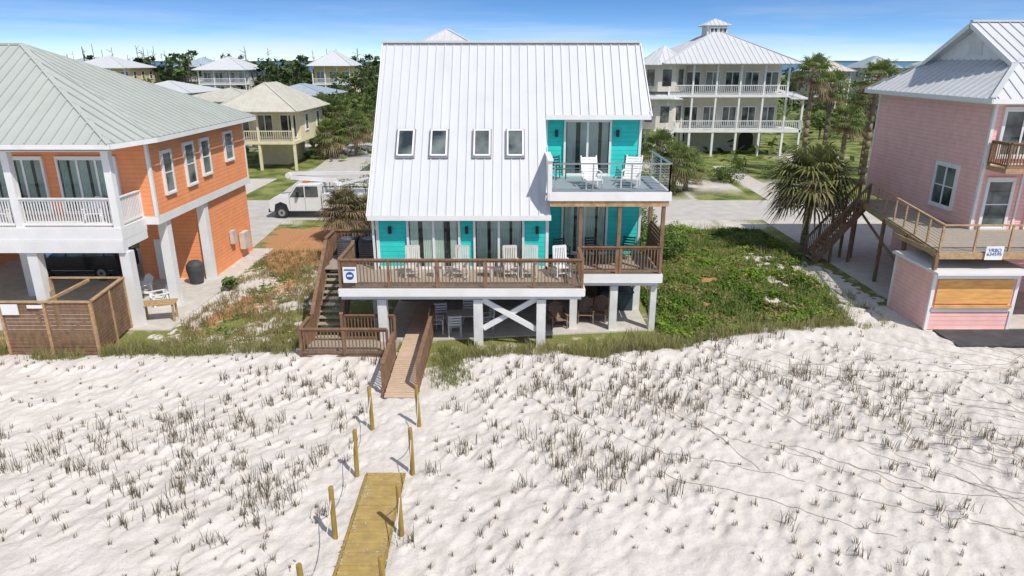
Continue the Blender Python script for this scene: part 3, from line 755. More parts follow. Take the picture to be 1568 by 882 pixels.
# ---------------------------------------------------------------- ORANGE HOUSE (left)
O=root('orange_beach_house')
P=Part('roof','roofg',O)
A=(-15.0,25.8,7.55); Cc=(-14.3,27.9,7.6); Dd=(-14.3,39,7.6); Pk=(-21.4,31.6,11.2); Pk2=(-34,31.6,11.2)
roof_face(P,[A,Pk,Pk2,(-40,25.8,7.55)],rib=.46,rh=.065,rw=.045); roof_face(P,[Pk,A,Cc],rib=.46,rh=.065,rw=.045); roof_face(P,[Pk,Cc,Dd],rib=.46,rh=.065,rw=.045); 
roof_face(P,[Dd,Pk,Pk2,(-40,39,7.6)])
P.done()
P=Part('roof_hip_caps','roofg',O)
P.beam(Pk,A,.22,.08); P.beam(Pk,Dd,.22,.08); P.beam(Pk,Pk2,.25,.08); P.beam(Vector(Pk)+Vector((0,0,.02)),Cc,.1,.06)
P.done()
P=Part('fascia','white',O); P.beam((-40,25.78,7.45),(-15.0,25.78,7.45),.05,.18); P.beam((-14.97,25.8,7.45),(-14.28,27.9,7.48),.05,.18); P.beam((-14.27,27.9,7.48),(-14.27,39,7.48),.05,.18)
P.box(-40,-15.2,26,28,7.25,7.3); P.done()
P=Part('walls','orange',O)
P.box(-40,-14.9,28.2,38.6,4.3,7.5); P.box(-18.6,-15.1,33,38.5,0,4.2); P.box(-40,-27.5,34,38.5,0,4.2); P.done()
P=Part('floor_band','white',O)
P.box(-40,-14.87,28.17,38.63,3.95,4.29); P.box(-40,-15.4,26.25,28.15,3.75,4.25)
P.box(-15.0,-14.87,28.17,28.3,4.3,7.4); P.box(-15.0,-14.87,38.5,38.62,4.3,7.4)
P.box(-40,-15.4,26.2,26.5,3.25,3.74); P.box(-15.75,-15.4,26.55,28.1,3.4,3.74)
P.done()
P=Part('porch_columns','white',O)
for x in (-15.55,-19.4,-23.5): P.box(x-.14,x+.14,26.28,26.56,4.25,7.3)
for x,y in ((-15.5,26.5),(-19.2,26.5),(-15.2,29.2),(-15.2,33),(-22.4,30.4)): P.box(x-.2,x+.2,y-.2,y+.2,0,3.25 if y<27 else 3.94)
P.done()
P=Part('porch_railing','white',O)
railing(P,(-15.55,26.4,4.25),(-19.4,26.4,4.25),1.1,4,.11,.035); railing(P,(-19.4,26.4,4.25),(-23.5,26.4,4.25),1.1,4,.11)
railing(P,(-15.5,26.5,4.25),(-15.5,28.15,4.25),1.1,2,.11); P.done()
W=Win(O,curtain=True)
for x in (-18.6,-21.6,-24.6): W.add((x,28.2,4.5),(1,0,0),(0,-1,0),2.3,2.2,3)
W.done()
W=Win(O)
for y,w_,z0,h_ in ((29.2,.7,5.1,1.7),(31.3,.8,5.1,1.8),(33.0,.8,5.3,1.6),(35.8,.9,5.6,1.35)): W.add((-14.9,y,z0),(0,1,0),(1,0,0),w_,h_,1,2)
W.done()
P=Part('storage_door','white',O); P.box(-17.8,-16.9,32.9,32.98,.05,2.1); P.done()
P=Part('utility_boxes','conc',O)
P.box(-15.05,-14.75,36.6,37.4,.6,1.5); P.box(-15.05,-14.85,35.4,35.8,1.2,1.9); P.done()
E=root('slatted_shower_enclosure'); P=Part('slats','wood',E); z=.15
while z<2.1:
    P.box(-18.55,-17.05,23.28,23.31,z,z+.12); P.box(-16.95,-15.35,23.28,23.31,z,z+.12)
    P.beam((-15.29,23.35,z+.06),(-15.7,26.2,z+.06),.03,.12); z+=.145
P.done()
P=Part('frame','woodl',E)
for x,y in ((-18.6,23.3),(-17.0,23.3),(-15.3,23.3),(-15.7,26.2),(-15.5,24.8),(-18.6,26.2)): P.box(x-.05,x+.05,y-.05,y+.05,-.1,2.2)
P.beam((-18.65,23.3,2.22),(-15.25,23.3,2.22),.14,.05); P.beam((-15.3,23.3,2.22),(-15.7,26.25,2.22),.14,.05); P.beam((-18.6,26.2,2.22),(-15.7,26.2,2.22),.14,.05)
P.beam((-17.0,23.4,2.16),(-17.0,26.1,2.16),.1,.1)
P.done()
P=Part('notice_board','white',E); P.box(-18.5,-17.9,23.2,23.235,1.75,2.15); P.box(-17.55,-17.0,23.2,23.235,2.0,2.12); P.done()
F=root('wire_dune_fence'); P=Part('pickets','woodl',F); x=-22
while x<-18.75: P.box(x,x+.03,23.6,23.62,-.1,1.0+random.uniform(-.05,.05)); x+=.1
P.beam((-22,23.59,.3),(-18.7,23.59,.3),.01,.01); P.beam((-22,23.59,.8),(-18.7,23.59,.8),.01,.01); P.done()
def table(name,x,y,w,d,h,mat,rot=0):
    P=Part(name,mat); 
    k=5
    for i in range(k): P.box(-w/2,w/2,-d/2+i*d/k,-d/2+(i+1)*d/k-.015,h-.04,h)
    for sx in (-1,1):
        for sy in (-1,1): P.box(sx*(w/2-.12)-.04,sx*(w/2-.12)+.04,sy*(d/2-.1)-.04,sy*(d/2-.1)+.04,0,h-.04)
    P.box(-w/2+.1,w/2-.1,-.04,.04,h-.14,h-.045); o=P.done(); o.location=(x,y,.06); o.rotation_euler=(0,0,rot); return o
table('wooden_table',-14.9,27.1,1.4,.75,.8,'woodl',.25)
P=Part('covered_grill','greyfab')
prof=[(.30,0),(.36,.35),(.42,.7),(.40,.95),(.25,1.12),(.05,1.18)]
for (r0,z0),(r1,z1) in zip(prof[:-1],prof[1:]): P.cyl((0,0,z0),(0,0,z1),r0,r1,16,cap=False)
P.cyl((0,0,0),(0,0,.01),.29,.29,16); o=P.done(smooth=True); o.location=(-15.6,32.2,.06)

# ---------------------------------------------------------------- chairs
def chair_mesh(name,mat,kind='adk'):
    P=Part(name,mat)
    if kind=='adk':
        for i in range(6): 
            x=-.25+i*.1; top=.98-.05*abs(i-2.5)
            P.beam((x,.22,.32),(x,.52,top),.085,.02,up=(0,-1,.3))
        for i in range(6): P.beam((-.28,-.28+i*.1,.38-.016*i),(.28,-.28+i*.1,.38-.016*i),.08,.02)
        for s_ in (-1,1):
            P.box(s_*.33-.055,s_*.33+.055,-.32,.38,.56,.585); P.box(s_*.31-.02,s_*.31+.02,-.3,-.2,0,.56)
            P.beam((s_*.29,-.3,.33),(s_*.29,.5,.05),.03,.12); P.beam((s_*.31,.33,.0),(s_*.31,.3,.56),.04,.08)
        P.beam((-.3,.44,.75),(.3,.44,.75),.025,.07)
    elif kind=='rock':
        for i in range(7):
            x=-.21+i*.07; P.beam((x,.22,.42),(x,.40,1.12),.045,.018,up=(0,-1,.2))
        P.beam((-.26,.41,1.13),(.26,.41,1.13),.03,.1)
        for i in range(6): P.box(-.26,.26,-.24+i*.085,-.17+i*.085,.42,.44)
        for s_ in (-1,1):
            P.beam((s_*.26,.24,.1),(s_*.26,.42,1.15),.04,.045); P.box(s_*.27-.02,s_*.27+.02,-.24,-.2,.08,.66); P.box(s_*.28-.05,s_*.28+.05,-.28,.3,.66,.685)
            pr=None
            for k in range(9):
                t=-1+k*.25; q_=Vector((s_*.26,.05+t*.48,.02+.10*t*t)); 
                if pr: P.beam(pr,q_,.04,.04)
                pr=q_
        P.box(-.25,.25,-.22,-.19,.2,.24)
    elif kind=='lounge':
        for i in range(9): P.beam((-.3,-.55+i*.1,.36),(.3,-.55+i*.1,.36),.09,.02)
        for i in range(8): P.beam((-.3,.36+i*.055,.40+i*.09),(.3,.36+i*.055,.40+i*.09),.085,.02,up=(0,-1,.5))
        for s_ in (-1,1):
            P.beam((s_*.31,-.62,.34),(s_*.31,.36,.34),.04,.06); P.beam((s_*.31,.32,.34),(s_*.31,.80,1.12),.04,.06)
            P.box(s_*.31-.025,s_*.31+.025,-.58,-.53,0,.34); P.box(s_*.31-.025,s_*.31+.025,.3,.35,0,.34)
            P.box(s_*.35-.03,s_*.35+.03,-.2,.4,.58,.61); P.box(s_*.35-.02,s_*.35+.02,-.18,-.14,.3,.58)
    elif kind=='dine':
        for i in range(5): P.box(-.24,.24,-.24+i*.1,-.15+i*.1,.43,.45)
        for z in (.55,.66,.77,.88): P.beam((-.22,.27+(z-.45)*.12,z),(.22,.27+(z-.45)*.12,z),.02,.07)
        for s_ in (-1,1):
            P.beam((s_*.24,.25,0),(s_*.24,.33,.95),.035,.035); P.box(s_*.24-.018,s_*.24+.018,-.24,-.2,0,.62); P.box(s_*.25-.03,s_*.25+.03,-.26,.28,.62,.64)
    o=P.done(); me=o.data; bpy.data.objects.remove(o); return me
adkw=chair_mesh('adirondack_w','chairw'); adkb=chair_mesh('adirondack_b','chairb')
rock=chair_mesh('rocker','chairw','rock'); rockt=chair_mesh('rocker_t','chairt','rock'); lng=chair_mesh('lounge','chairw','lounge'); din=chair_mesh('dine','chairw','dine'); dind=chair_mesh('dine_d','chaird','dine')
for x,ro in ((-3.85,.1),(-2.0,-.15),(-.05,.1),(.35+.35,-.1),(1.95,.25)): inst('deck_rocking_chair',rock if x>1.5 else rockt,(x,25.4,2.5),ro)
inst('lounge_chair',lng,(3.15,27.0,5.75),.08); inst('lounge_chair',lng,(4.75,27.2,5.75),-.3)
inst('sling_chair',dind,(1.95,28.9,5.75),.5); inst('sling_chair',dind,(4.95,29.0,5.75),-.3)
inst('patio_dining_chair',dind,(4.9,27.9,2.5),-.3); inst('patio_dining_chair',dind,(3.4,27.8,2.5),.2); inst('patio_dining_chair',dind,(2.1,27.6,2.5),.4)
table('patio_table',3.9,27.1,1.1,.7,.72,'black').location.z=2.5
table('patio_side_table',-.9,25.5,.45,.45,.5,'chairt').location.z=2.5
table('patio_side_table',-2.9,25.5,.45,.45,.5,'chairt').location.z=2.5
for x,y,ro in ((-2.9,26.3,.2),(-1.8,26.8,0),(-2.3,25.4,3.3),(-1.1,26.0,-1.2),(-3.0,25.7,1.6)): inst('white_patio_chair',din,(x,y,.06),ro)
table('patio_dining_table',-2.0,26.0,1.2,.8,.74,'chairt')
for x,y,ro in ((1.9,26.3,.2),(3.1,26.9,-.1),(3.7,27.1,-.3)): inst('brown_adirondack_chair',adkb,(x,y,.06),ro)
inst('white_adirondack_chair',adkw,(-15.9,29.0,.06),-.9); inst('white_adirondack_chair',adkw,(-17.3,30.2,.06),-.5)
P=Part('storm_grate_cover','conc'); P.beam((-.6,23.9,.12),(-.15,23.9,.12),.35,.05); P.done()
inst('porch_chair',adkw,(-17,27.4,4.25),.2); inst('porch_chair',adkw,(-20.6,27.4,4.25),-.2)
P=Part('hot_tub','chaird'); P.box(3.9,5.3,28.2,29.6,.06,.85); P.box(3.86,5.34,28.16,29.64,.86,.95); P.done(bevel=.04)

# ---------------------------------------------------------------- PINK HOUSE
K=root('pink_beach_house')
P=Part('walls','pink',K); P.box(20.6,34,30,39.6,3.2,9.0); P.box(22.6,34,31,39.5,0,3.1); P.done()
P=Part('trim','white',K)
P.box(20.57,20.7,29.97,30.1,3.3,8.95); P.box(20.57,20.7,39.5,39.62,3.2,8.95); P.box(20.56,34,29.96,39.64,8.72,8.98)
P.box(20.57,34,29.95,29.99,5.95,6.25); P.box(22.4,22.5,29.95,29.99,3.3,8.7); P.done()
P=Part('roof','roof',K)
x0,x1,y0,y1=20.0,34.6,29.4,40.2; ez=9.0; gx=22.3; ym=34.8
gz0=10.55; fy0=31.7; fy1=37.9
roof_face(P,[(x0,y0,ez),(gx,fy0,gz0),(gx,fy1,gz0),(x0,y1,ez)],.1,.5)
roof_face(P,[(x0,y0,ez),(gx,fy0,gz0),(34.6,fy0,gz0),(34.6,y0,ez)],.1,.5); roof_face(P,[(x0,y1,ez),(gx,fy1,gz0),(34.6,fy1,gz0),(34.6,y1,ez)],.1,.5)
roof_face(P,[(gx-.45,fy0-.3,gz0-.1),(gx-.45,ym,12.25),(34.6,ym,12.25),(34.6,fy0-.3,gz0-.1)],.12,.5)
roof_face(P,[(gx-.45,fy1+.3,gz0-.1),(gx-.45,ym,12.25),(34.6,ym,12.25),(34.6,fy1+.3,gz0-.1)],.12,.5)
P.beam((gx-.45,ym,12.3),(34.6,ym,12.3),.25,.08); P.beam((x0,y0,ez+.03),(gx,fy0,gz0+.03),.2,.07); P.beam((x0,y1,ez+.03),(gx,fy1,gz0+.03),.2,.07)
P.done()
P=Part('gable','white',K); P.prism([(gx,fy0,gz0-.3),(gx,fy1,gz0-.3),(gx,fy1,gz0),(gx,ym,12.05),(gx,fy0,gz0)],(.1,0,0))
P.beam((gx-.47,fy0-.3,gz0-.2),(gx-.47,ym,12.13),.05,.2); P.beam((gx-.47,fy1+.3,gz0-.2),(gx-.47,ym,12.13),.05,.2)
P.box(gx-.06,gx,34.2,35.4,10.75,10.82)
for i in range(5): P.box(gx-.05,gx-.005,34.25,35.35,10.85+i*.11,10.9+i*.11)
P.beam((x0-.02,y0-.03,ez-.1),(x0-.02,y1,ez-.1),.05,.2); P.beam((x0,y0-.02,ez-.1),(34.6,y0-.02,ez-.1),.05,.2)
P.done()
W=Win(K); W.add((20.6,33.1,3.95),(0,-1,0),(-1,0,0),1.5,1.85,2,2,trim=.13); 
W.add((21.0,30,3.4),(1,0,0),(0,-1,0),1.0,2.1,1,2,trim=.13); W.add((21.1,30,6.6),(1,0,0),(0,-1,0),1.6,1.9,2,trim=.13); W.add((23,30,3.4),(1,0,0),(0,-1,0),1.8,2.1,2); W.done()
P=Part('upper_balcony','woodl',K); P.box(20.7,28,28.7,29.94,6.0,6.2); P.done()
P=Part('upper_balcony_railing','wood',K); railing(P,(20.75,28.75,6.2),(27,28.75,6.2),1.0,1.5,.13); railing(P,(20.75,28.8,6.2),(20.75,29.9,6.2),1.0,skip_first=True); P.done()
D_=root('cable_rail_deck')
P=Part('deck_boards','woodg',D_)
P.prism([(17.0,26.2,3.24),(28,26.2,3.24),(28,29.93,3.24),(20.55,29.93,3.24),(20.55,37,3.24),(19.0,37,3.24)],(0,0,.06)); P.done()
P=Part('deck_rim','woodl',D_); P.beam((16.95,26.17,3.13),(28,26.17,3.13),.06,.24); P.beam((16.95,26.2,3.13),(18.97,37,3.13),.06,.24)
for i in range(14): P.beam((17.1+i*.5,26.25,3.13),(17.1+i*.5,29.8,3.13),.05,.18)
P.done()
P=Part('deck_posts','wood',D_)
for x,y in ((16.85,26.1),(17.5,29.5),(18.1,32.5),(18.9,36.8),(20.9,26.1),(24,26.1)): P.box(x-.07,x+.07,y-.07,y+.07,2.6 if y<27 else 0,3.2)
P.beam((17.5,29.5,1.6),(18.9,36.8,2.9),.05,.14); P.done()
P=Part('rail_posts','woodl',D_); C_=Part('rail_cables','steel',D_)
cable_rail(P,C_,(17.0,26.25,3.3),(28,26.25,3.3),1.05,1.35,8,.07); cable_rail(P,C_,(17.05,26.3,3.3),(19.0,36,3.3),1.05,1.35,8,.07)
P.done(); C_.done()
P=Part('sign_board','white',D_); P.box(18.75,19.45,26.08,26.11,3.0,3.55); P.done()
cu=bpy.data.curves.new('sign_text','FONT'); cu.body='VRBO\n634595'; cu.size=.2; cu.align_x='CENTER'; cu.space_line=.8; cu.extrude=.002; cu.materials.append(M['signb'])
o=bpy.data.objects.new('sign_text',cu); o.location=(19.1,26.07,3.33); o.rotation_euler=(math.radians(90),0,0); COL.objects.link(o); o.parent=D_
St=root('deck_staircase'); T_=Part('treads','woodg',St); Sg=Part('stringers','wood',St)
stairs(T_,Sg,(19.0,36.5,3.3),(16.4,36.3,.1),1.0,(0,1,0),15); T_.done(); Sg.done()
P=Part('railings','wood',St)
for y in (36.0,37.0): railing(P,(19.0,y,3.3),(16.4,y-.1,.15),1.0,1.1,.16)
for x,z in ((18.4,2.5),(17.4,1.3)): 
    for y in (36.0,37.0): P.box(x-.06,x+.06,y-.06,y+.06,0,z)
P.done()
Q=root('pink_beach_kiosk'); P=Part('walls','pink',Q); P.box(16.95,20.4,26.15,29,0,2.45); P.done()
P=Part('trim','white',Q)
for x in (16.93,20.3): P.box(x,x+.13,26.11,26.2,0,2.44)
P.box(16.92,17.0,28.9,29.02,0,2.44); P.box(17.07,20.29,26.08,26.14,.82,.95); P.box(16.8,20.7,25.7,29.1,2.46,2.56); P.box(17.07,20.29,26.1,26.14,2.2,2.44); P.done()
P=Part('hatch','ply',Q); P.box(17.15,20.2,26.09,26.14,1.15,2.18); P.box(17.1,20.25,26.0,26.07,.98,1.1); P.done()

# ---------------------------------------------------------------- background houses
def stilt_house(name,x0,x1,y0,y1,levels,eave,peak,wall,roof,porch=2.0,side=0,ov=.8,rib=.7,rail='whitebg',under=True):
    r=root(name); z0=levels[0]
    W_=Part('walls',wall,r); W_.box(x0,x1,y0+porch,y1,z0,eave)
    if under: W_.box(x0+(x1-x0)*.25,x1-(x1-x0)*.3,y0+porch+2,y1-.5,0,z0-.31)
    W_.done()
    P=Part('porch_structure',rail,r)
    for z in levels: P.box(x0-.02,x1+.02,y0,y1+.02,z-.3,z)
    P.box(x0-.3,x1+.3,y0-.3,y1+.3,eave-.02,eave+.1)
    n=max(2,round((x1-x0)/3)); 
    for i in range(n+1):
        x=x0+.12+(x1-x0-.24)*i/n; P.box(x-.12,x+.12,y0+.05,y0+.29,0,levels[0]-.3)
        tops=levels[1:]+[eave+.3]
        for z,t in zip(levels,tops): P.box(x-.1,x+.1,y0+.07,y0+.27,z,t-.3)
        P.box(x-.12,x+.12,y1-.4,y1-.1,0,z0-.3)
    if porch>0:
        for z in levels:
            P.box(x0,x1,y0+.1,y0+.16,z+.95,z+1.03); P.box(x0,x1,y0+.1,y0+.14,z+.1,z+.16)
            x=x0
            while x<x1: P.box(x,x+.05,y0+.1,y0+.13,z+.16,z+.95); x+=.22
    P.done()
    W_=Win(r,'whitebg')
    for z,t in zip(levels,levels[1:]+[eave]):
        n=max(2,int((x1-x0)/2.2)); h=min(2.2,t-z-.6)
        for i in range(n):
            x=x0+(x1-x0)*(i+.5)/n-.75; W_.add((x,y0+porch,z+.2),(1,0,0),(0,-1,0),1.5,h,2,fw=.1)
        k=max(1,int((y1-y0-porch)/3))
        for i in range(k):
            y=y0+porch+(y1-y0-porch)*(i+.5)/k
            W_.add((x1,y-.5,z+.8),(0,1,0),(1,0,0),1.0,h-.6,1,2); W_.add((x0,y+.5,z+.8),(0,-1,0),(-1,0,0),1.0,h-.6,1,2)
    W_.done()
    P=Part('roof',roof,r); a0,a1,b0,b1=x0-ov,x1+ov,y0-ov,y1+ov; zz=eave+.12
    w,d=a1-a0,b1-b0; hw=min(w,d)/2
    if w>=d: p,q_=(a0+hw,(b0+b1)/2,peak),(a1-hw,(b0+b1)/2,peak)
    else: p,q_=((a0+a1)/2,b0+hw,peak),((a0+a1)/2,b1-hw,peak)
    if abs(w-d)<.3: q_=p
    if w>=d:
        roof_face(P,[(a0,b0,zz),(a1,b0,zz),q_,p] if q_!=p else [(a0,b0,zz),(a1,b0,zz),p],.1,rib); roof_face(P,[(a0,b1,zz),(a1,b1,zz),q_,p] if q_!=p else [(a0,b1,zz),(a1,b1,zz),p],.1,rib)
        roof_face(P,[(a0,b0,zz),(a0,b1,zz),p],.1,rib); roof_face(P,[(a1,b0,zz),(a1,b1,zz),q_],.1,rib)
    else:
        roof_face(P,[(a0,b0,zz),(a1,b0,zz),p],.1,rib); roof_face(P,[(a0,b1,zz),(a1,b1,zz),q_],.1,rib)
        roof_face(P,[(a0,b0,zz),(a0,b1,zz),q_,p],.1,rib); roof_face(P,[(a1,b0,zz),(a1,b1,zz),q_,p],.1,rib)
    for c_ in ((a0,b0),(a1,b0)): P.beam((*c_,zz+.03),(p if c_[0]==a0 or w<d else q_),.25,.1)
    P.done(); return r
r=stilt_house('white_porch_house',17.6,31.2,80,95,[3.0,6.9],10.1,14.0,'cream','roof',2.8,ov=1.0,rib=.6)
P=Part('cupola','whitebg',r); P.box(23.1,25.5,86.3,88.7,13.2,14.5); P.done()
P=Part('cupola_roof','roof',r)
for a_,b_ in (((22.7,85.9),(25.9,85.9)),((25.9,85.9),(25.9,89.1)),((25.9,89.1),(22.7,89.1)),((22.7,89.1),(22.7,85.9))): roof_face(P,[(*a_,14.5),(*b_,14.5),(24.3,87.5,15.3)],.08,.5)
roof_face(P,[(15.5,79,6.5),(18,79,6.5),(18,82,7.4),(15.5,84,7.4)],.1,.5); roof_face(P,[(31.2,79,6.5),(33.4,79,6.5),(33.4,84,6.9),(31.2,84,7.4)],.1,.5); P.done()
W_=Win(r,'whitebg'); 
for i in range(2): W_.add((23.5+i*1.05,86.3,13.6),(1,0,0),(0,-1,0),.8,.6,2)
W_.done()
P=Part('octagon_bay','cream',r); Rf=Part('octagon_roof','roof',r); Gl=Part('octagon_windows','glass',r)
cx,cy,ro=17.4,82.5,2.6; pts=[(cx+ro*math.cos(math.pi/8+i*math.pi/4),cy+ro*math.sin(math.pi/8+i*math.pi/4)) for i in range(8)]
P.prism([(x,y,3.0) for x,y in pts],(0,0,3.4)); P.prism([(x,y,7.2) for x,y in pts],(0,0,2.9))
for i in range(8):
    a_,b_=pts[i],pts[(i+1)%8]; ea=[cx+(a_[0]-cx)*1.3,cy+(a_[1]-cy)*1.3]; eb=[cx+(b_[0]-cx)*1.3,cy+(b_[1]-cy)*1.3]
    roof_face(Rf,[(*ea,6.4),(*eb,6.4),(cx,cy,8.0)],.1,.6); roof_face(Rf,[(*ea,10.1),(*eb,10.1),(cx,cy,12.2)],.1,.6)
    mx_,my_=(a_[0]+b_[0])/2,(a_[1]+b_[1])/2; nx_,ny_=(mx_-cx),(my_-cy); l=math.hypot(nx_,ny_); nx_/=l; ny_/=l
    for z in (3.8,7.8):
        e0=(a_[0]*.75+b_[0]*.25+nx_*.03,a_[1]*.75+b_[1]*.25+ny_*.03); e1=(a_[0]*.25+b_[0]*.75+nx_*.03,a_[1]*.25+b_[1]*.75+ny_*.03)
        Gl.poly([(*e0,z),(*e1,z),(*e1,z+1.8),(*e0,z+1.8)])
P.done(); Rf.done(); Gl.done()
P=Part('octagon_piles','whitebg',r)
for x,y in pts: P.box(x-.15,x+.15,y-.15,y+.15,0,3)
P.box(31.2,33.2,80,84,2.7,3.0); P.box(32.9,33.1,80,80.2,0,6.4)
P.box(31.2,33.2,80,80.06,3.95,4.03)
x=31.2
while x<33.2: P.box(x,x+.05,80,80.04,3.1,3.95); x+=.22
P.done()
P=Part('ground_level_wall','beige',r); P.box(18.4,30.4,85,85.3,0,2.69)
P.done()
P=Part('dark_arch_panels','dark',r)  # flat panels on the wall, dark colour stands for shade inside the arches
for cx_ in (20.2,23,25.8,28.6):
    n=14; P.prism([(cx_-.9,84.98,.05)]+[(cx_-.9*math.cos(math.pi*i/n),84.98,1.5+.9*math.sin(math.pi*i/n)) for i in range(n+1)]+[(cx_+.9,84.98,.05)],(0,.015,0))
P.done()
stilt_house('beige_stilt_house',-28.8,-21.6,69,80,[2.9],5.7,8.4,'beige','roofb',2.4,ov=.8,rib=.8,rail='beige')
stilt_house('bluegrey_house',-37,-27.5,104,116,[2.6],5.6,7.2,'blue','roofbl',0,ov=.6,rib=1.0)
stilt_house('white_roof_house',-62,-51,112,124,[2.6],5.6,7.4,'cream','roof',1.5,rib=1)
stilt_house('beige_house',-44,-33,92,103,[2.6],5.4,7.0,'cream','roofb',1.5,rib=1)
stilt_house('yellow_house',-92,-80,148,160,[3,6],9,11.6,'yellow','roof',2,rib=1.2)
stilt_house('cream_house',-66,-56,150,162,[3,6],8.6,11.4,'cream','roof',2,rib=1.2)
stilt_house('red_house',-82,-72,175,185,[3,6],9,11.4,'red','roofbl',2,rib=1.5)
stilt_house('tan_house',-42,-34,150,160,[3,6],9.4,12.6,'yellow','roof',2,rib=1.2)
stilt_house('white_house',-9.0,-2.6,62,70,[3,6.5],11.0,13.2,'cream','roof',1.5,rib=.6)
stilt_house('green_roof_house',62,76,112,124,[2.8],5.4,7.2,'yellow','roofo',1.5,rib=1)
stilt_house('orange_house',82,92,145,155,[3],6.4,9,'yellow','roof',2,rib=1.2)
stilt_house('blue_roof_house',104,116,180,190,[3,6],8.6,11.2,'blue','roofbl',2,rib=1.2)
stilt_house('coastal_house',84,92,170,180,[3,6],8.8,11.6,'cream','roofbl',2,rib=1.2)
stilt_house('seaside_house',128,142,205,216,[3,6],9.2,12.2,'cream','roof',2,rib=1.2)
stilt_house('bay_house',152,166,260,272,[3,6],9.2,12,'beige','roof',2,rib=1.2)
stilt_house('lagoon_house',-130,-116,205,216,[3,6],9.2,11.5,'cream','roofbl',2,rib=1.2)
stilt_house('shingle_house',68,76,160,170,[3,6],8.2,10.8,'beige','roofb',2,rib=1.2)

# ---------------------------------------------------------------- vehicles
def wheel(P,x,y,r,w):
    P.cur=1; P.cyl((x,y-w/2,r),(x,y+w/2,r),r,n=22); P.cur=3; P.cyl((x,y-w/2-.012,r),(x,y-w/2-.002,r),r*.58,n=16); P.cyl((x,y+w/2+.002,r),(x,y+w/2+.012,r),r*.58,n=16)
    P.cur=1; P.cyl((x,y-w/2-.02,r),(x,y-w/2-.0125,r),r*.2,n=10); P.cur=0
tr=root('bucket_truck',(-14,48,0))
P=Part('cab_and_bed','truckw',tr,mats=['truckw','rubber','glass','chrome','black','lump'])
xf=-16.9; y0,y1=46.95,49.15
P.prism([(xf,y0,.55),(xf,y0,1.25),(xf+.25,y0,1.45),(xf+1.35,y0,1.55),(xf+1.95,y0,2.35),(xf+3.6,y0,2.4),(xf+3.6,y0,.55)],(0,y1-y0,0))
P.cur=2
P.prism([(xf+1.45,y0-.012,1.52),(xf+1.98,y0-.012,2.25),(xf+2.48,y0-.012,2.28),(xf+2.48,y0-.012,1.52)],(0,.01,0)); P.prism([(xf+2.56,y0-.012,1.52),(xf+2.56,y0-.012,2.28),(xf+3.45,y0-.012,2.28),(xf+3.45,y0-.012,1.52)],(0,.01,0))
P.prism([(xf+1.33,y0+.12,1.6),(xf+1.33,y1-.12,1.6),(xf+1.91,y1-.18,2.31),(xf+1.91,y0+.18,2.31)],(-.012,0,.012))
P.cur=4; P.box(xf-.03,xf-.002,y0+.5,y1-.5,.75,1.2); P.box(xf-.12,xf-.02,y0+.05,y1-.05,.45,.68); P.box(xf+2.0,xf+2.12,y0-.25,y0-.02,1.55,1.9)
P.prism([(xf+.3,y0-.011,.5),(xf+.4,y0-.011,1.02),(xf+.8,y0-.011,1.2),(xf+1.2,y0-.011,1.02),(xf+1.35,y0-.011,.5)],(0,.008,0))
P.box(xf+1.4,xf+3.55,y0-.06,y0-.02,.42,.54)
P.box(xf+2.5,xf+2.515,y0-.01,y0-.002,.62,1.5); P.box(xf+1.42,xf+1.435,y0-.01,y0-.002,.62,1.5)
P.cur=5; P.box(xf+2.2,xf+2.6,y0+.9,y0+1.3,2.4,2.5)
P.cur=3; P.box(xf-.035,xf-.002,y0+.1,y0+.42,.85,1.15); P.box(xf-.035,xf-.002,y1-.42,y1-.1,.85,1.15)
P.cur=0; P.box(xf+3.7,xf+7.4,y0-.02,y0+.55,.75,1.75); P.box(xf+3.7,xf+7.4,y1-.55,y1+.02,.75,1.75); P.box(xf+3.7,xf+7.4,y0+.56,y1-.56,.75,.95)
P.cur=4
for i in range(4): P.box(xf+3.8+i*.92,xf+3.82+i*.92,y0-.03,y0-.021,.8,1.7); P.box(xf+4.3+i*.9,xf+4.42+i*.9,y0-.035,y0-.022,1.35,1.4)
P.box(xf+3.6,xf+7.5,y0+.7,y1-.7,.5,.7)
for yq in (y0+.15,y1-.15):
    for xq in (xf+3.75,xf+5.2,xf+6.7): P.box(xq,xq+.05,yq-.025,yq+.025,1.76,2.2)
    P.box(xf+3.75,xf+6.75,yq-.025,yq+.025,2.2,2.25)
P.prism([(xf+5.05,y0-.03,.75),(xf+5.15,y0-.03,1.0),(xf+5.6,y0-.03,1.12),(xf+6.05,y0-.03,1.0),(xf+6.15,y0-.03,.75)],(0,.008,0)); P.cur=0
for x in (xf+.82,xf+5.6): 
    wheel(P,x,y0+.10,.43,.28); wheel(P,x,y1-.12,.43,.28)
P.cyl((xf+4.6,48.05,.95),(xf+4.6,48.05,2.4),.28,n=14)
P.beam((xf+4.6,48.05,2.5),(xf+1.2,48.05,2.75),.26,.3); P.beam((xf+1.3,48.05,3.0),(xf+7.3,48.05,3.05),.2,.22); P.cyl((xf+1.2,47.85,2.87),(xf+1.2,48.25,2.87),.2,n=12)
P.box(xf+7.1,xf+7.9,47.4,48.1,2.1,3.1); P.beam((xf+4.6,48.05,2.2),(xf+6.8,48.05,2.7),.14,.16)
P.done(bevel=.03)
c_=root('parked_suv',(-22,33,0))
P=Part('body','carblack',c_,mats=['carblack','rubber','glass','chrome'])
X0=-24.2; y0,y1=32.6,34.5
P.prism([(X0,y0,.35),(X0,y0,.95),(X0+.15,y0,1.08),(X0+1.15,y0,1.2),(X0+4.5,y0,1.22),(X0+4.6,y0,1.0),(X0+4.6,y0,.35)],(0,y1-y0,0))
P.cur=2; P.prism([(X0+1.1,y0+.12,1.2),(X0+1.85,y0+.25,1.75),(X0+3.9,y0+.25,1.75),(X0+4.45,y0+.12,1.22)],(0,y1-y0-.3,0))
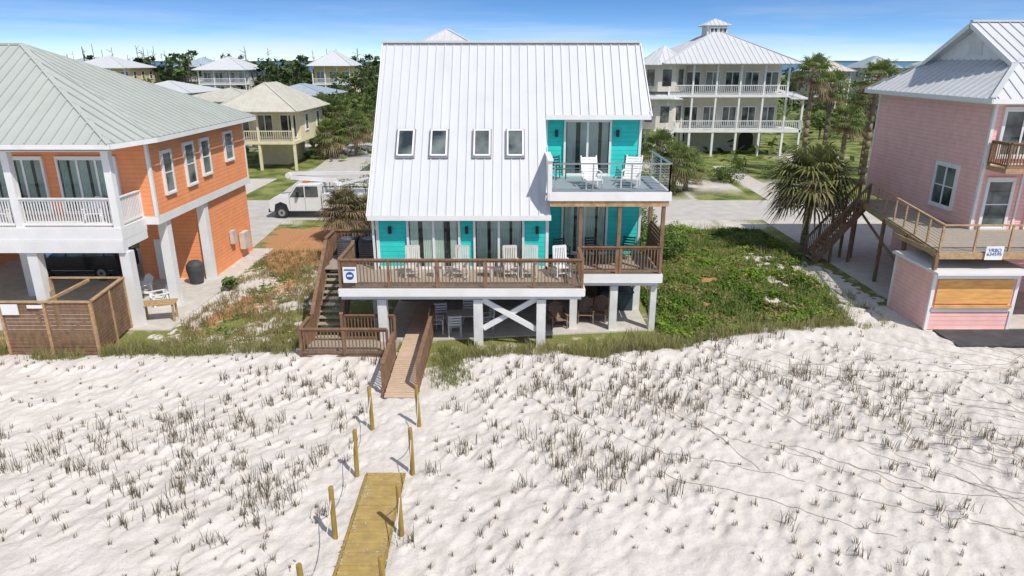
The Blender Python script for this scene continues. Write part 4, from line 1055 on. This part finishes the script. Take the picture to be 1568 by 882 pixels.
P.cur=0; P.prism([(X0+1.8,y0+.2,1.75),(X0+3.95,y0+.2,1.75),(X0+3.85,y0+.25,1.84),(X0+1.95,y0+.25,1.84)],(0,y1-y0-.4,0))
for x in (X0+2.0,X0+2.9,X0+3.9): P.beam((x-.02,y0+.10,1.2),(x,y0+.235,1.76),.07,.05)
P.cur=3; P.box(X0-.02,X0-.002,y0+.08,y0+.45,.72,.9); P.box(X0-.02,X0-.002,y1-.45,y1-.08,.72,.9)
P.box(X0+.3,X0+4.3,y0-.012,y0-.002,.5,.54); P.cur=0
for x in (X0+.85,X0+3.7): wheel(P,x,y0+.1,.38,.24); wheel(P,x,y1-.1,.38,.24)
P.done(bevel=.05).location.z=.05
for x,y in ((-10.9,44.2),(-10.1,44.3)):
    P=Part('trash_bin','greenbin',mats=['greenbin','rubber']); P.prism([(-.28,-.3,.08),(.28,-.3,.08),(.33,-.36,1.0),(-.33,-.36,1.0)],(0,.62,0)); P.box(-.35,.35,-.4,.34,1.01,1.08)
    P.cur=1; P.cyl((-.33,.28,.12),(-.26,.28,.12),.12,n=12); P.cyl((.26,.28,.12),(.33,.28,.12),.12,n=12); P.box(-.25,.25,.34,.4,.92,.97); o=P.done(); o.location=(x,y,0)

# ---------------------------------------------------------------- world, sun, camera
W=bpy.data.worlds.new('World'); S.world=W; W.use_nodes=True; nt=W.node_tree; bg=nt.nodes['Background']
sky=N(nt,'ShaderNodeTexSky',sky_type='NISHITA'); sky.sun_disc=False
el=math.radians(53); sd=Vector((.66,-.75,0)).normalized()*math.cos(el)+Vector((0,0,math.sin(el)))
sky.sun_elevation=el; sky.sun_rotation=math.atan2(sd.x,sd.y); sky.air_density=1; sky.dust_density=.2; sky.ozone_density=2
tc=N(nt,'ShaderNodeTexCoord'); sx=N(nt,'ShaderNodeSeparateXYZ'); L(nt,tc.outputs['Generated'],sx.inputs[0])
zc=math_(nt,'MAXIMUM',sx.outputs[2],0)
zz=math_(nt,'ADD',math_(nt,'ADD',zc,.055),math_(nt,'MULTIPLY',ramp(nt,zc,0,.10),.24))
cb=N(nt,'ShaderNodeCombineXYZ'); L(nt,sx.outputs[0],cb.inputs[0]); L(nt,sx.outputs[1],cb.inputs[1]); L(nt,zz,cb.inputs[2])
nm=N(nt,'ShaderNodeVectorMath',operation='NORMALIZE'); L(nt,cb.outputs[0],nm.inputs[0]); L(nt,nm.outputs[0],sky.inputs[0])
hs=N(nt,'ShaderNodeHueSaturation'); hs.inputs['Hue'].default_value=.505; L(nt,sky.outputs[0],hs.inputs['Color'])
hi=ramp(nt,zc,.10,.35)   # high sky desaturated to keep its fill on shadows neutral; low band stays vivid
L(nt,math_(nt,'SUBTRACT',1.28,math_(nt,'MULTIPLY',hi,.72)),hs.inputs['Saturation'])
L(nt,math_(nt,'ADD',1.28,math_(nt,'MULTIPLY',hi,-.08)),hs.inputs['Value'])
cn=noise(nt,2.2,7,vec=tc.outputs['Generated'],stretch=(1.3,1.3,17),rough=.6)
band=math_(nt,'SUBTRACT',1,ramp(nt,sx.outputs[2],.01,.08))
cf=math_(nt,'MULTIPLY',ramp(nt,cn,.42,.72),math_(nt,'ADD',math_(nt,'MULTIPLY',band,.65),.04))
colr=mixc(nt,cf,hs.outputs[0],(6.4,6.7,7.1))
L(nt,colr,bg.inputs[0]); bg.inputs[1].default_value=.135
sl=bpy.data.lights.new('sun','SUN'); sl.energy=4.1; sl.angle=math.radians(.5); sl.color=(1,.955,.89)
so=bpy.data.objects.new('sun',sl); so.rotation_euler=(-sd).to_track_quat('-Z','Y').to_euler(); COL.objects.link(so)
cd=bpy.data.cameras.new('camera'); cd.lens=24; cd.sensor_width=36; cd.clip_end=20000; cd.clip_start=.1
co_=bpy.data.objects.new('camera',cd); co_.location=(0,0,10.5); co_.rotation_euler=(math.radians(90-18.4),0,0); COL.objects.link(co_); S.camera=co_
S.view_settings.view_transform='Standard'; S.view_settings.look='None'; S.view_settings.exposure=0
